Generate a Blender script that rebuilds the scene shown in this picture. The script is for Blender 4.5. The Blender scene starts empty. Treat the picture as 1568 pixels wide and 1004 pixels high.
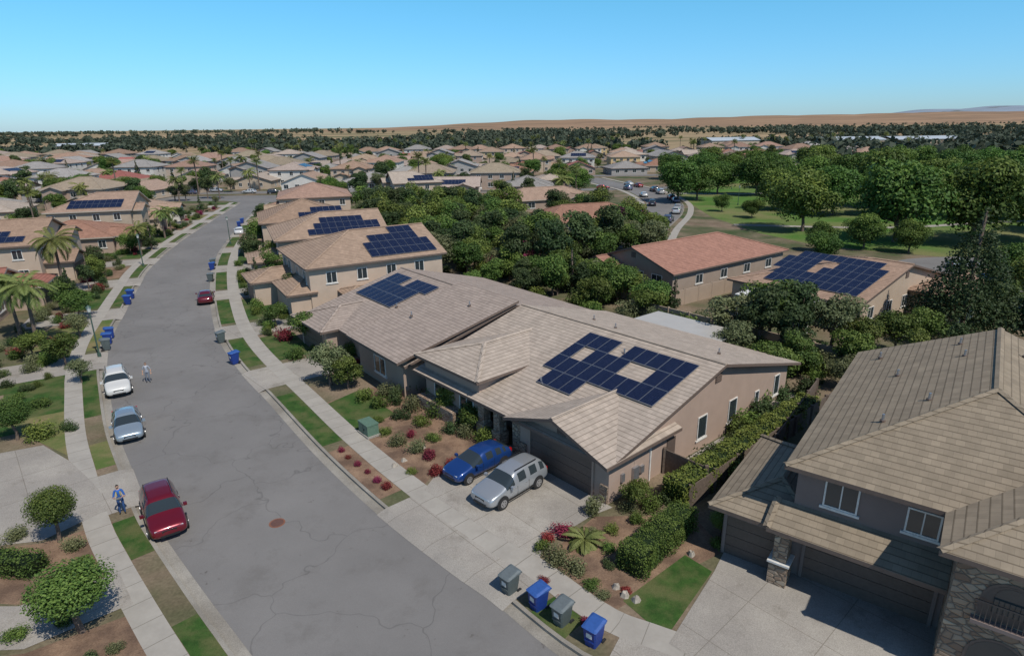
import bpy, math, random
import numpy as np
from mathutils import Vector, Matrix
random.seed(7); rng=np.random.default_rng(11)
scene=bpy.context.scene
COL=scene.collection
# ------------------------------------------------------------------ materials
def newmat(name):
    m=bpy.data.materials.new(name); m.use_nodes=True
    nt=m.node_tree; b=nt.nodes["Principled BSDF"]
    return m,nt,b
def N(nt,t,**kw):
    n=nt.nodes.new(t)
    for k,v in kw.items(): setattr(n,k,v)
    return n
def ramp(nt,fac,stops):
    r=N(nt,"ShaderNodeValToRGB"); e=r.color_ramp.elements
    while len(e)>1: e.remove(e[0])
    e[0].position=stops[0][0]; e[0].color=(*stops[0][1],1)
    for p,c in stops[1:]:
        q=e.new(p); q.color=(*c,1)
    nt.links.new(fac,r.inputs[0]); return r.outputs[0]
def noise(nt,scale,detail=4,vec=None,rough=.55):
    n=N(nt,"ShaderNodeTexNoise"); n.inputs["Scale"].default_value=scale; n.inputs["Detail"].default_value=detail; n.inputs["Roughness"].default_value=rough
    if vec is not None: nt.links.new(vec,n.inputs["Vector"])
    return n.outputs["Fac"]
def mix(nt,f,a,b,mode='MIX'):
    m=N(nt,"ShaderNodeMix",data_type='RGBA',blend_type=mode)
    for s,v in ((m.inputs[0],f),(m.inputs[6],a),(m.inputs[7],b)):
        if isinstance(v,(int,float)): s.default_value=v
        elif isinstance(v,tuple): s.default_value=(*v,1)
        else: nt.links.new(v,s)
    return m.outputs[2]
def bump(nt,b,h,s=.3,d=.02):
    n=N(nt,"ShaderNodeBump"); n.inputs["Strength"].default_value=s; n.inputs["Distance"].default_value=d
    nt.links.new(h,n.inputs["Height"]); nt.links.new(n.outputs[0],b.inputs["Normal"])
def vary(nt,col,h0,h1,v0,v1):
    oi=N(nt,"ShaderNodeObjectInfo"); h=N(nt,"ShaderNodeHueSaturation"); nt.links.new(col,h.inputs["Color"])
    wn=N(nt,"ShaderNodeTexWhiteNoise",noise_dimensions='1D'); nt.links.new(oi.outputs["Random"],wn.inputs["W"])
    mr=N(nt,"ShaderNodeMapRange"); mr.inputs[3].default_value=h0; mr.inputs[4].default_value=h1; nt.links.new(oi.outputs["Random"],mr.inputs[0]); nt.links.new(mr.outputs[0],h.inputs["Hue"])
    mv=N(nt,"ShaderNodeMapRange"); mv.inputs[3].default_value=v0; mv.inputs[4].default_value=v1; nt.links.new(wn.outputs["Value"],mv.inputs[0]); nt.links.new(mv.outputs[0],h.inputs["Value"])
    return h.outputs[0]
def geo(nt): return N(nt,"ShaderNodeNewGeometry").outputs["Position"]
def uvc(nt): return N(nt,"ShaderNodeTexCoord").outputs["UV"]
def sc(c,k): return tuple(min(1,x*k) for x in c)
def plain(name,c,rough=.6,metal=0,var=.12,scale=6,spec=.5):
    m,nt,b=newmat(name)
    o=N(nt,"ShaderNodeTexCoord").outputs["Object"]
    col=ramp(nt,noise(nt,scale,3,o),[(.3,sc(c,1-var)),(.7,sc(c,1+var))])
    nt.links.new(col,b.inputs["Base Color"]); b.inputs["Roughness"].default_value=rough; b.inputs["Metallic"].default_value=metal
    b.inputs["Specular IOR Level"].default_value=spec
    return m
def groundmat(name,c1,c2,scale,c3=None,s2=.15,fine=30,rough=.9,bs=.3,joint=None):
    m,nt,b=newmat(name); p=geo(nt)
    a=ramp(nt,noise(nt,scale,5,p,.65),[(.32,c1),(.68,c2)])
    if c3:
        f=ramp(nt,noise(nt,s2,4,p,.6),[(.42,(0,0,0)),(.62,(1,1,1))]); a=mix(nt,f,a,c3)
    g=noise(nt,fine,2,p); a=mix(nt,.35,a,ramp(nt,g,[(.3,(.25,.25,.25)),(.7,(.78,.78,.78))]),'OVERLAY')
    if joint:
        mp=N(nt,"ShaderNodeMapping"); mp.inputs["Rotation"].default_value=(0,0,math.radians(48)); nt.links.new(p,mp.inputs[0])
        br=N(nt,"ShaderNodeTexBrick"); br.offset=0; nt.links.new(mp.outputs[0],br.inputs["Vector"])
        br.inputs["Scale"].default_value=1; br.inputs["Brick Width"].default_value=joint; br.inputs["Row Height"].default_value=joint; br.inputs["Mortar Size"].default_value=.018
        br.inputs["Color1"].default_value=(1,1,1,1); br.inputs["Color2"].default_value=(.94,.94,.94,1); br.inputs["Mortar"].default_value=(.65,.63,.6,1)
        a=mix(nt,1.0,a,br.outputs["Color"],'MULTIPLY')
        st=ramp(nt,noise(nt,.45,6,p,.7),[(.54,(1,1,1)),(.74,(.68,.66,.63))]); a=mix(nt,1.0,a,st,'MULTIPLY')
    nt.links.new(a,b.inputs["Base Color"]); b.inputs["Roughness"].default_value=rough; b.inputs["Specular IOR Level"].default_value=.15
    if bs: bump(nt,b,g,bs,.03)
    return m
M={}
M['lawn']=groundmat('lawn_grass',(.024,.060,.013),(.05,.105,.023),1.6,(.10,.11,.042),.55,22,.95,.6)
M['parkgrass']=groundmat('park_grass',(.055,.125,.022),(.09,.18,.035),.12,(.17,.17,.07),.05,4,.95,.2)
M['drygrass']=groundmat('dry_grass',(.24,.19,.095),(.15,.14,.06),1.0,(.09,.13,.035),.3,22)
M['soil']=groundmat('soil_mulch',(.19,.12,.08),(.29,.195,.13),1.3,(.13,.085,.06),.5,14,.95,.6)
M['yard']=groundmat('yard_ground',(.15,.11,.075),(.24,.185,.13),.25,(.055,.08,.03),.09,6,.95,.3)
M['concrete']=groundmat('concrete_paving',(.32,.29,.255),(.385,.355,.31),.5,(.29,.265,.235),.2,25,.85,.12,3.2)
M['gutter']=groundmat('concrete_gutter',(.27,.25,.215),(.33,.305,.265),.8,(.22,.20,.17),.3,25,.85,.1)
def sidewalk():
    m,nt,b=newmat('concrete_sidewalk'); u=uvc(nt); p=geo(nt)
    s=N(nt,"ShaderNodeSeparateXYZ"); nt.links.new(u,s.inputs[0])
    f=N(nt,"ShaderNodeMath",operation='FRACT'); d=N(nt,"ShaderNodeMath",operation='DIVIDE'); d.inputs[1].default_value=1.5
    nt.links.new(s.outputs[0],d.inputs[0]); nt.links.new(d.outputs[0],f.inputs[0])
    l=N(nt,"ShaderNodeMath",operation='LESS_THAN'); l.inputs[1].default_value=.028; nt.links.new(f.outputs[0],l.inputs[0])
    a=ramp(nt,noise(nt,.7,6,p,.7),[(.3,(.295,.27,.235)),(.7,(.385,.355,.31))])
    a=mix(nt,l.outputs[0],a,(.2,.18,.15)); nt.links.new(a,b.inputs["Base Color"]); b.inputs["Roughness"].default_value=.85
    return m
M['sidewalk']=sidewalk()
def asphalt():
    m,nt,b=newmat('asphalt'); p=geo(nt)
    a=ramp(nt,noise(nt,.12,6,p,.6),[(.3,(.158,.150,.143)),(.7,(.207,.197,.187))])
    v=N(nt,"ShaderNodeTexVoronoi",feature='DISTANCE_TO_EDGE'); v.inputs["Scale"].default_value=.16
    w=N(nt,"ShaderNodeVectorMath",operation='ADD'); nn=N(nt,"ShaderNodeTexNoise"); nn.inputs["Scale"].default_value=.5; nt.links.new(p,nn.inputs["Vector"])
    ms=N(nt,"ShaderNodeVectorMath",operation='SCALE'); ms.inputs["Scale"].default_value=3.0; nt.links.new(nn.outputs["Color"],ms.inputs[0])
    nt.links.new(p,w.inputs[0]); nt.links.new(ms.outputs[0],w.inputs[1]); nt.links.new(w.outputs[0],v.inputs["Vector"])
    cr=ramp(nt,v.outputs["Distance"],[(0,(.35,.35,.35)),(.008,(1,1,1))])
    a=mix(nt,.45,a,mix(nt,1.0,a,cr,'MULTIPLY'))
    st=ramp(nt,noise(nt,.35,6,p,.75),[(.52,(0,0,0)),(.72,(1,1,1))]); a=mix(nt,mix(nt,.6,(0,0,0),st),a,(.13,.12,.11))
    s3=ramp(nt,noise(nt,1.4,4,p,.7),[(.665,(0,0,0)),(.73,(1,1,1))]); a=mix(nt,mix(nt,.7,(0,0,0),s3),a,(.09,.08,.07))
    g=noise(nt,45,2,p); a=mix(nt,.3,a,ramp(nt,g,[(.3,(.3,.3,.3)),(.7,(.72,.72,.72))]),'OVERLAY')
    nt.links.new(a,b.inputs["Base Color"]); b.inputs["Roughness"].default_value=.85; b.inputs["Specular IOR Level"].default_value=.3; bump(nt,b,g,.2,.01); return m
M['asphalt']=asphalt()
def plainfield():
    m,nt,b=newmat('dry_plain'); p=geo(nt)
    mp=N(nt,"ShaderNodeMapping"); mp.inputs["Scale"].default_value=(.35,1.4,1); nt.links.new(p,mp.inputs[0])
    a=ramp(nt,noise(nt,.004,6,mp.outputs[0],.6),[(.36,(.10,.12,.065)),(.46,(.25,.20,.125)),(.6,(.37,.275,.175)),(.75,(.31,.21,.14))])
    a=mix(nt,.3,a,ramp(nt,noise(nt,.03,5,p),[(.3,(.2,.2,.2)),(.7,(.8,.8,.8))]),'OVERLAY')
    nt.links.new(a,b.inputs["Base Color"]); b.inputs["Roughness"].default_value=1; b.inputs["Specular IOR Level"].default_value=0; return m
M['plain']=plainfield()
def tile(name,c):
    m,nt,b=newmat(name); u=uvc(nt)
    br=N(nt,"ShaderNodeTexBrick"); nt.links.new(u,br.inputs["Vector"])
    br.inputs["Color1"].default_value=(*sc(c,1.08),1); br.inputs["Color2"].default_value=(*sc(c,.88),1); br.inputs["Mortar"].default_value=(*sc(c,.8),1)
    br.inputs["Scale"].default_value=1; br.inputs["Brick Width"].default_value=.33; br.inputs["Row Height"].default_value=.36; br.inputs["Mortar Size"].default_value=.012; br.inputs["Mortar Smooth"].default_value=.6
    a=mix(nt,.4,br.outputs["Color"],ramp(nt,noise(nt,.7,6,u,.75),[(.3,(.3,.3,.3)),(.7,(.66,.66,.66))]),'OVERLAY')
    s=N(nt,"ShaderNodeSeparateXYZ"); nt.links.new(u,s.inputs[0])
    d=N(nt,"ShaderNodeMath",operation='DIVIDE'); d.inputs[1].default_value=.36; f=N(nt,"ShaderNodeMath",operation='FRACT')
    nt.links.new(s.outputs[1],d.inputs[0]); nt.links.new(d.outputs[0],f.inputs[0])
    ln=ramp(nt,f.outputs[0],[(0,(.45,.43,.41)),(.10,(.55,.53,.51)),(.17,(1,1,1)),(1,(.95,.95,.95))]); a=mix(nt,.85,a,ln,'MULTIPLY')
    a=vary(nt,a,.488,.508,.84,1.1)
    nt.links.new(a,b.inputs["Base Color"]); b.inputs["Roughness"].default_value=.85; b.inputs["Specular IOR Level"].default_value=.2
    i=N(nt,"ShaderNodeMath",operation='SUBTRACT'); i.inputs[0].default_value=1; nt.links.new(f.outputs[0],i.inputs[1])
    bump(nt,b,i.outputs[0],.5,.03); return m
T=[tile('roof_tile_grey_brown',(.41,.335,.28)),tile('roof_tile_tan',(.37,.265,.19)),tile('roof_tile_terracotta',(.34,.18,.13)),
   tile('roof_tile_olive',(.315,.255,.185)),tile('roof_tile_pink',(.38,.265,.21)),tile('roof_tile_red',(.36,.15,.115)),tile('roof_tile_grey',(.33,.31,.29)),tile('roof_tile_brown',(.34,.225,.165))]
def stucco(name,c):
    m,nt,b=newmat(name); p=geo(nt)
    a=ramp(nt,noise(nt,.8,5,p,.6),[(.3,sc(c,.93)),(.7,sc(c,1.06))]); a=vary(nt,a,.495,.505,.9,1.08)
    nt.links.new(a,b.inputs["Base Color"]); b.inputs["Roughness"].default_value=.92; b.inputs["Specular IOR Level"].default_value=.2
    bump(nt,b,noise(nt,40,2,p),.25,.01); return m
W_=[stucco('stucco_tan',(.36,.27,.215)),stucco('stucco_beige',(.46,.365,.28)),stucco('stucco_taupe',(.235,.185,.165)),stucco('stucco_white',(.62,.58,.52)),stucco('stucco_yellow',(.55,.41,.22)),stucco('stucco_brown',(.30,.235,.19)),stucco('stucco_grey',(.35,.33,.31))]
def stone():
    m,nt,b=newmat('ledge_stone'); o=uvc(nt)
    mp=N(nt,"ShaderNodeMapping"); mp.inputs["Scale"].default_value=(3,6,3); nt.links.new(o,mp.inputs[0])
    v=N(nt,"ShaderNodeTexVoronoi"); v.inputs["Scale"].default_value=.8; nt.links.new(mp.outputs[0],v.inputs["Vector"])
    e=N(nt,"ShaderNodeTexVoronoi",feature='DISTANCE_TO_EDGE'); e.inputs["Scale"].default_value=.8; nt.links.new(mp.outputs[0],e.inputs["Vector"])
    s=N(nt,"ShaderNodeSeparateColor"); nt.links.new(v.outputs["Color"],s.inputs[0])
    a=ramp(nt,s.outputs[0],[(0,(.20,.13,.09)),(.35,(.36,.26,.18)),(.65,(.26,.20,.15)),(1,(.46,.36,.26))])
    a=mix(nt,ramp(nt,e.outputs["Distance"],[(0,(1,1,1)),(.08,(0,0,0))]),a,(.12,.095,.075))
    nt.links.new(a,b.inputs["Base Color"]); b.inputs["Roughness"].default_value=.9
    bump(nt,b,ramp(nt,e.outputs["Distance"],[(0,(0,0,0)),(.15,(1,1,1))]),.8,.05); return m
M['stone']=stone()
M['fascia']=plain('painted_fascia',(.14,.10,.08),.7)
M['fasciaL']=plain('painted_fascia_light',(.40,.34,.28),.7)
def glass():
    m,nt,b=newmat('window_glass'); b.inputs["Base Color"].default_value=(.03,.04,.045,1); b.inputs["Roughness"].default_value=.06; b.inputs["Specular IOR Level"].default_value=.8; return m
M['glass']=glass()
M['frame']=plain('white_vinyl_frame',(.66,.64,.60),.5)
M['door']=plain('garage_door_brown',(.115,.085,.07),.55)
M['doorL']=plain('garage_door_light',(.5,.46,.40),.55)
M['wood']=plain('stained_wood',(.22,.09,.05),.7)
M['alu']=plain('aluminium',(.45,.47,.5),.4,.8)
M['dark']=plain('dark_rubber',(.02,.02,.021),.7)
M['patio']=plain('patio_cover_metal',(.42,.40,.37),.5,var=.05,scale=1)
def solar():
    m,nt,b=newmat('solar_cells'); u=uvc(nt)
    br=N(nt,"ShaderNodeTexBrick"); nt.links.new(u,br.inputs["Vector"]); br.offset=0
    br.inputs["Color1"].default_value=(.005,.009,.03,1); br.inputs["Color2"].default_value=(.008,.013,.04,1); br.inputs["Mortar"].default_value=(.06,.075,.12,1)
    br.inputs["Scale"].default_value=1; br.inputs["Brick Width"].default_value=.16; br.inputs["Row Height"].default_value=.16; br.inputs["Mortar Size"].default_value=.004
    nt.links.new(br.outputs["Color"],b.inputs["Base Color"]); b.inputs["Roughness"].default_value=.12; b.inputs["Specular IOR Level"].default_value=.35; return m
M['solar']=solar()
def leafmat(name,c1,c2,c3):
    m,nt,b=newmat(name)
    at=N(nt,"ShaderNodeAttribute"); at.attribute_name="tint"
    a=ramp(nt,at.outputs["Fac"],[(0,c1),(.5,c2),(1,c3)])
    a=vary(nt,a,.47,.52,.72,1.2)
    nt.links.new(a,b.inputs["Base Color"]); b.inputs["Roughness"].default_value=.6; b.inputs["Specular IOR Level"].default_value=.25
    t=N(nt,"ShaderNodeBsdfTranslucent"); nt.links.new(a,t.inputs[0])
    x=N(nt,"ShaderNodeMixShader"); x.inputs[0].default_value=.22
    nt.links.new(b.outputs[0],x.inputs[1]); nt.links.new(t.outputs[0],x.inputs[2]); nt.links.new(x.outputs[0],nt.nodes["Material Output"].inputs[0]); return m
M['leaf']=leafmat('leaves_green',(.022,.045,.012),(.078,.13,.026),(.19,.25,.055))
M['leafpark']=leafmat('leaves_park',(.020,.048,.012),(.065,.125,.024),(.16,.24,.045))
M['leafolive']=leafmat('leaves_olive',(.04,.05,.022),(.12,.14,.06),(.23,.24,.12))
M['leafdark']=leafmat('leaves_dark',(.015,.032,.013),(.045,.078,.027),(.10,.14,.05))
M['leafred']=leafmat('leaves_red',(.05,.008,.012),(.20,.025,.04),(.36,.07,.08))
M['leafpink']=leafmat('flowers_pink',(.05,.07,.02),(.33,.07,.10),(.55,.12,.2))
M['leafpurple']=leafmat('leaves_purple',(.03,.012,.015),(.075,.03,.035),(.12,.055,.055))
M['leaffar']=leafmat('leaves_distant_hazed',(.04,.062,.045),(.068,.095,.062),(.11,.135,.085))  # distance haze painted into the leaf colour as paler, bluish greens
M['leafpalm']=leafmat('leaves_palm',(.04,.06,.015),(.12,.155,.04),(.22,.25,.08))
M['bark']=plain('bark',(.15,.11,.085),.95,var=.3,scale=12)
# ------------------------------------------------------------------ mesh builder
class MB:
    def __init__(s): s.v=[];s.f=[];s.m=[]
    def add(s,vs,fs,m=0):
        o=len(s.v); s.v+= [tuple(p) for p in vs]
        for f in fs: s.f.append(tuple(i+o for i in f)); s.m.append(m)
    def quad(s,a,b,c,d,m=0): s.add([a,b,c,d],[(0,1,2,3)],m)
    def box(s,x0,x1,y0,y1,z0,z1,m=0):
        s.add([(x0,y0,z0),(x1,y0,z0),(x1,y1,z0),(x0,y1,z0),(x0,y0,z1),(x1,y0,z1),(x1,y1,z1),(x0,y1,z1)],
              [(0,3,2,1),(4,5,6,7),(0,1,5,4),(1,2,6,5),(2,3,7,6),(3,0,4,7)],m)
    def slab(s,top,t,mt,ms):
        n=len(top); bot=[(p[0],p[1],p[2]-t) for p in top]
        s.add(top,[tuple(range(n))],mt); s.add(bot,[tuple(reversed(range(n)))],ms)
        for i in range(n):
            j=(i+1)%n; s.add([top[i],bot[i],bot[j],top[j]],[(0,1,2,3)],ms)
    def cyl(s,c,r,h,m=0,n=12,axis='z',r2=None):
        r2=r if r2 is None else r2; A=[];B=[]
        for i in range(n):
            a=2*math.pi*i/n; ca,sa=math.cos(a),math.sin(a)
            if axis=='z': A.append((c[0]+r*ca,c[1]+r*sa,c[2]));B.append((c[0]+r2*ca,c[1]+r2*sa,c[2]+h))
            elif axis=='y': A.append((c[0]+r*ca,c[1],c[2]+r*sa));B.append((c[0]+r2*ca,c[1]+h,c[2]+r2*sa))
            else: A.append((c[0],c[1]+r*ca,c[2]+r*sa));B.append((c[0]+h,c[1]+r2*ca,c[2]+r2*sa))
        s.add(A+B,[(i,(i+1)%n,n+(i+1)%n,n+i) for i in range(n)]+[tuple(range(n))[::-1],tuple(range(n,2*n))],m)
    def mesh(s,name,mats,smooth=False,uv=True):
        me=bpy.data.meshes.new(name); me.from_pydata(s.v,[],s.f)
        for m in mats: me.materials.append(m)
        me.polygons.foreach_set('material_index',s.m)
        if uv:
            ul=me.uv_layers.new(name="UVMap").data
            for p in me.polygons:
                n=p.normal
                if abs(n.z)>.999: U=Vector((1,0,0));V=Vector((0,1,0))
                else:
                    U=Vector((0,0,1)).cross(n).normalized(); V=n.cross(U)
                for li in p.loop_indices:
                    c=me.vertices[me.loops[li].vertex_index].co; ul[li].uv=(c.dot(U),c.dot(V))
        if smooth: me.polygons.foreach_set('use_smooth',[True]*len(me.polygons))
        me.update(); return me
    def obj(s,name,mats,parent=None,loc=(0,0,0),rot=0,smooth=False):
        o=bpy.data.objects.new(name,s.mesh(name,mats,smooth)); COL.objects.link(o)
        o.location=loc; o.rotation_euler=(0,0,rot)
        if parent: o.parent=parent
        return o
def empty(name,loc=(0,0,0),rot=0):
    e=bpy.data.objects.new(name,None); COL.objects.link(e); e.location=loc; e.rotation_euler=(0,0,rot); e.empty_display_size=.5; return e
def inst(name,me,loc,rot=0,s=1):
    o=bpy.data.objects.new(name,me); COL.objects.link(o); o.location=loc; o.rotation_euler=(0,0,rot)
    o.scale=s if isinstance(s,tuple) else (s,s,s); return o
# ------------------------------------------------------------------ survey frame -> world
ks=[(0,.87),(22,.878),(29,.888),(41,.899),(53,.9047),(73,.910),(103,.9145),(205,.9194),(807,.923),(5000,.923)]
def S(x,y):
    k=float(np.interp(y,[a for a,b in ks],[b for a,b in ks])); return (x*1.009,y*k)
# ------------------------------------------------------------------ street geometry
def smooth_line(P,step=1.0):
    out=[]
    for i in range(len(P)-1):
        p0=P[max(0,i-1)];p1=P[i];p2=P[i+1];p3=P[min(len(P)-1,i+2)]
        for k in range(12):
            t=k/12
            out.append(tuple(.5*((2*p1[j])+(-p0[j]+p2[j])*t+(2*p0[j]-5*p1[j]+4*p2[j]-p3[j])*t*t+(-p0[j]+3*p1[j]-3*p2[j]+p3[j])*t**3) for j in (0,1)))
    out.append(P[-1]); out=np.array(out)
    d=np.r_[0,np.cumsum(np.hypot(*np.diff(out,axis=0).T))]
    s=np.arange(0,d[-1],step); return np.c_[np.interp(s,d,out[:,0]),np.interp(s,d,out[:,1])]
Rc=[(24,0),(14,9.5),(6.8,16.8)]+[S(*p) for p in [(2.6,22.1),(-.7,26.0),(-2.8,28.2),(-7.1,33.2),(-12.3,40.1),(-18.4,49.1),(-23.8,57),(-28.3,64.5),(-32.6,73),(-39.2,88),(-46.3,106.4),(-52.6,127),(-59.0,152),(-63.9,173),(-68,195)]]
Lc=[(12,-6),(1,6),(-6,14.2)]+[S(*p) for p in [(-11.2,22.3),(-14.2,25.6),(-18.1,30),(-20.6,33),(-24.2,38),(-28.4,43.9),(-33.2,51.5),(-36.8,57.5),(-40.6,65.0),(-45.1,76),(-50.3,89),(-55.6,103),(-62.1,126.5),(-68.6,156),(-73.2,178),(-77,196)]]
RL=smooth_line(Rc); LL=smooth_line(Lc)
def off(L,o,side):
    d=np.gradient(L,axis=0); d/=np.linalg.norm(d,axis=1)[:,None]
    n=np.c_[d[:,1],-d[:,0]]*side
    return L+n*o
def strip(name,L,side,o0,o1,z,mat,i0=0,i1=None):
    A=off(L,o0,side)[i0:i1];B=off(L,o1,side)[i0:i1]; n=len(A)
    V=[(a[0],a[1],z) for a in A]+[(b[0],b[1],z) for b in B]
    F=[(i,i+1,n+i+1,n+i) if side<0 else (i,n+i,n+i+1,i+1) for i in range(n-1)]
    me=bpy.data.meshes.new(name); me.from_pydata(V,[],F); me.materials.append(mat)
    u=me.uv_layers.new(name="UVMap").data
    for p in me.polygons:
        for li in p.loop_indices:
            vi=me.loops[li].vertex_index; u[li].uv=(vi%n,0 if vi<n else o1-o0)
    o=bpy.data.objects.new(name,me); COL.objects.link(o); return o
def fill(name,pts,z,mat,skirt=0):
    import bmesh
    bm=bmesh.new(); vs=[bm.verts.new((p[0],p[1],z)) for p in pts]; f=bm.faces.new(vs)
    bm.normal_update()
    if f.normal.z<0: f.normal_flip()
    if skirt:
        lo=[bm.verts.new((p[0],p[1],z-skirt)) for p in pts]
        for i in range(len(pts)):
            j=(i+1)%len(pts); bm.faces.new((vs[i],vs[j],lo[j],lo[i]))
    bmesh.ops.triangulate(bm,faces=[f]); me=bpy.data.meshes.new(name); bm.to_mesh(me); bm.free(); me.materials.append(mat)
    o=bpy.data.objects.new(name,me); COL.objects.link(o); return o
fill('ground',[(-9000,-300),(9000,-300),(9000,14000),(-9000,14000)],-.16,M['plain'])
YE=RL[-1][1]
fill('road',[(-130,-40),(60,-40),(60,50),(0,90),(-60,YE+30),(-130,YE+30)],-.15,M['asphalt'])
fill('terrain',[tuple(p) for p in RL]+[(-60,YE+6),(-40,YE+16),(260,YE+46),(330,480),(420,480),(420,-20),(24,-20)],0,M['yard'],.16)
fill('terrain',[tuple(p) for p in LL][::-1]+[(12,-30),(-300,-30),(-330,YE+6),(LL[-1][0]-6,YE+6)],0,M['yard'],.16)
fill('terrain',[(-400,YE+16),(-60,YE+22),(262,YE+56),(430,YE+80),(430,520),(-400,520)],0.002,M['yard'],.16)
fill('road',[(-400,YE+5),(-90,YE+5),(-60,YE+5),(-38,YE+14),(265,YE+44),(265,YE+58),(-62,YE+24),(-400,YE+18)],-.146,M['asphalt'])
strip('kerb',RL,+1,-.02,.17,.006,M['gutter']); strip('kerb',LL,-1,-.02,.17,.006,M['gutter'])
kb=MB()
for L,sd in ((RL,1),(LL,-1)):
    A=off(L,-.021,sd)
    for i in range(len(A)-1): kb.quad((A[i][0],A[i][1],-.16),(A[i+1][0],A[i+1][1],-.16),(A[i+1][0],A[i+1][1],.006),(A[i][0],A[i][1],.006))
kb.obj('kerb_face',[M['gutter']])
strip('gutter',RL,+1,-.55,-.02,-.142,M['gutter']); strip('gutter',LL,-1,-.55,-.02,-.142,M['gutter'])
strip('sidewalk',RL,+1,1.6,2.95,.0145,M['sidewalk']); strip('sidewalk',LL,-1,1.25,2.45,.0145,M['sidewalk'])
def idx(L,y): return int(np.argmin(np.abs(L[:,1]-y)))
def area(name,pts,mat,z=.007): return fill(name,pts,z,mat)
def ramp_apron(L,side,i0,i1,o1):
    strip('driveway',L,side,-.02,o1,.0175,M['concrete'],i0,i1)
    A=off(L,-.6,side)[i0:i1];B=off(L,-.01,side)[i0:i1]; mb=MB()
    for i in range(len(A)-1):
        q=[(A[i][0],A[i][1],-.138),(A[i+1][0],A[i+1][1],-.138),(B[i+1][0],B[i+1][1],.018),(B[i][0],B[i][1],.018)]
        mb.quad(*(q if side<0 else q[::-1]))
    mb.obj('driveway_ramp',[M['concrete']])
iA0=idx(RL,29.6); iA1=idx(RL,22.6)
ramp_apron(RL,1,min(iA0,iA1),max(iA0,iA1)+1,1.62)
area('driveway',[(-5.2,31.3),(-4.6,33.2),(-3.6,34.6),(-1.6,37.0),(0.4,36.2),(1.0,34.2),(5.4,29.3),(4.2,28.6),(1.6,26.3),(1.2,25.2),(-.9,26.9)],M['concrete'],.0205)
area('planting_bed',[(-5.4,31.4),(-9.5,36.2),(-14.5,43.2),(-11,46.5),(-5,41.5),(-2,37.5),(-4.7,33.4)],M['soil'])
area('planting_bed',[(1.5,25.3),(4.3,28.5),(9.5,28.6),(10.4,25.6),(8.4,24.4),(4.4,21.8),(4.0,21.9)],M['soil'])
area('lawn',[(4.75,22.3),(6.15,20.2),(9.25,24.1),(8.3,25.3)],M['lawn'],.0105)
area('driveway',[(6.2,19.9),(9.35,24.1),(10.4,25.7),(13.2,24.2),(18,20),(18,8),(13,12.9)],M['concrete'],.0235)
area('lawn',[(-14.4,42.8),(-11.0,38.6),(-8.6,41.3),(-12.3,45.8)],M['lawn'],.0105)
iF0=idx(RL,19.6); iF1=idx(RL,8)
ramp_apron(RL,1,min(iF0,iF1),max(iF0,iF1),1.62)
def i2(L,a,b):
    a=idx(L,a);b=idx(L,b); return min(a,b),max(a,b)
a,b=i2(RL,19.9,22.3); strip('parkway_grass',RL,1,.18,1.58,.0085,M['lawn'],a,b)
a,b=i2(RL,29.9,36.5); strip('parkway_bed',RL,1,.18,1.58,.0085,M['soil'],a,b)
a,b=i2(RL,36.5,45.5); strip('parkway_grass',RL,1,.18,1.58,.0095,M['lawn'],a,b)
def yards(L,side,y0,y1,o,depth,seed,first=0):
    r=random.Random(seed); i=idx(L,y0); e=idx(L,y1); k=first
    while i<e:
        if k%2==0:
            n=6; ramp_apron(L,side,i,i+n,o[0]); strip('driveway',L,side,o[1],depth,.0165,M['concrete'],i,i+n)
        else:
            n=r.choice([9,10,11]); g=r.random()
            strip('parkway_grass',L,side,.18,o[0]-.02,.0095,M['lawn'] if g<.8 else M['drygrass'],i,i+n+1)
            strip('lawn',L,side,o[1]+.02,depth-r.uniform(2,3.5),.0085,M['lawn'] if g<.62 else (M['soil'] if g<.85 else M['drygrass']),i,i+n)
        i+=n; k+=1
yards(RL,1,46,175,(1.6,2.95),8.5,3,0)
yards(LL,-1,42,178,(1.25,2.45),9,5,1)
area('driveway',[(-22.4,29.9),(-25.3,32.6),(-28.2,35.0),(-31.5,37.2),(-36,35),(-33,27),(-27,26.5),(-24.3,27.0)],M['concrete'],.0195)
a,b=i2(LL,29.9,34.4); ramp_apron(LL,-1,a,b,1.26)
area('planting_bed',[(-21.6,28.6),(-24.2,26.8),(-27.5,26.2),(-28,23),(-22,22.5),(-19,24.6)],M['soil'])
area('path',[(-18.8,24.5),(-22,22.4),(-30,22.5),(-30,19.5),(-20,20),(-17,22.5)],M['concrete'],.0215)
area('planting_bed',[(-16.5,22),(-19.8,19.8),(-24,19),(-20,14),(-12,17)],M['soil'],.0055)
area('lawn',[(-28.6,35.6),(-32,37.6),(-37,40.5),(-33.6,42.5),(-30.5,39.2)],M['drygrass'],.0105)
area('lawn',[(-33.4,43),(-37,40.8),(-41,44),(-37,47.5)],M['lawn'],.0115)
area('lawn',[(-37.5,48),(-41.5,45),(-47,50),(-42,55.5)],M['lawn'],.0125)
a,b=i2(LL,34.5,39); strip('parkway_grass',LL,-1,.18,1.23,.0095,M['drygrass'],a,b)
a,b=i2(LL,26.2,29.7); strip('parkway_grass',LL,-1,.18,1.23,.0095,M['lawn'],a,b)
a,b=i2(LL,16,22.5); strip('parkway_grass',LL,-1,.18,1.23,.0095,M['lawn'],a,b)
PK=[(47,118),(45,140),(47,165),(52,200),(60,240),(120,262),(330,262),(330,92),(150,92),(88,92),(66,94),(52,104)]
area('park_lawn',PK,M['parkgrass'],.0095)
S2=smooth_line([(20,104),(27,125),(36,148),(41,170),(41,200),(36,222),(30,250)])
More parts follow.
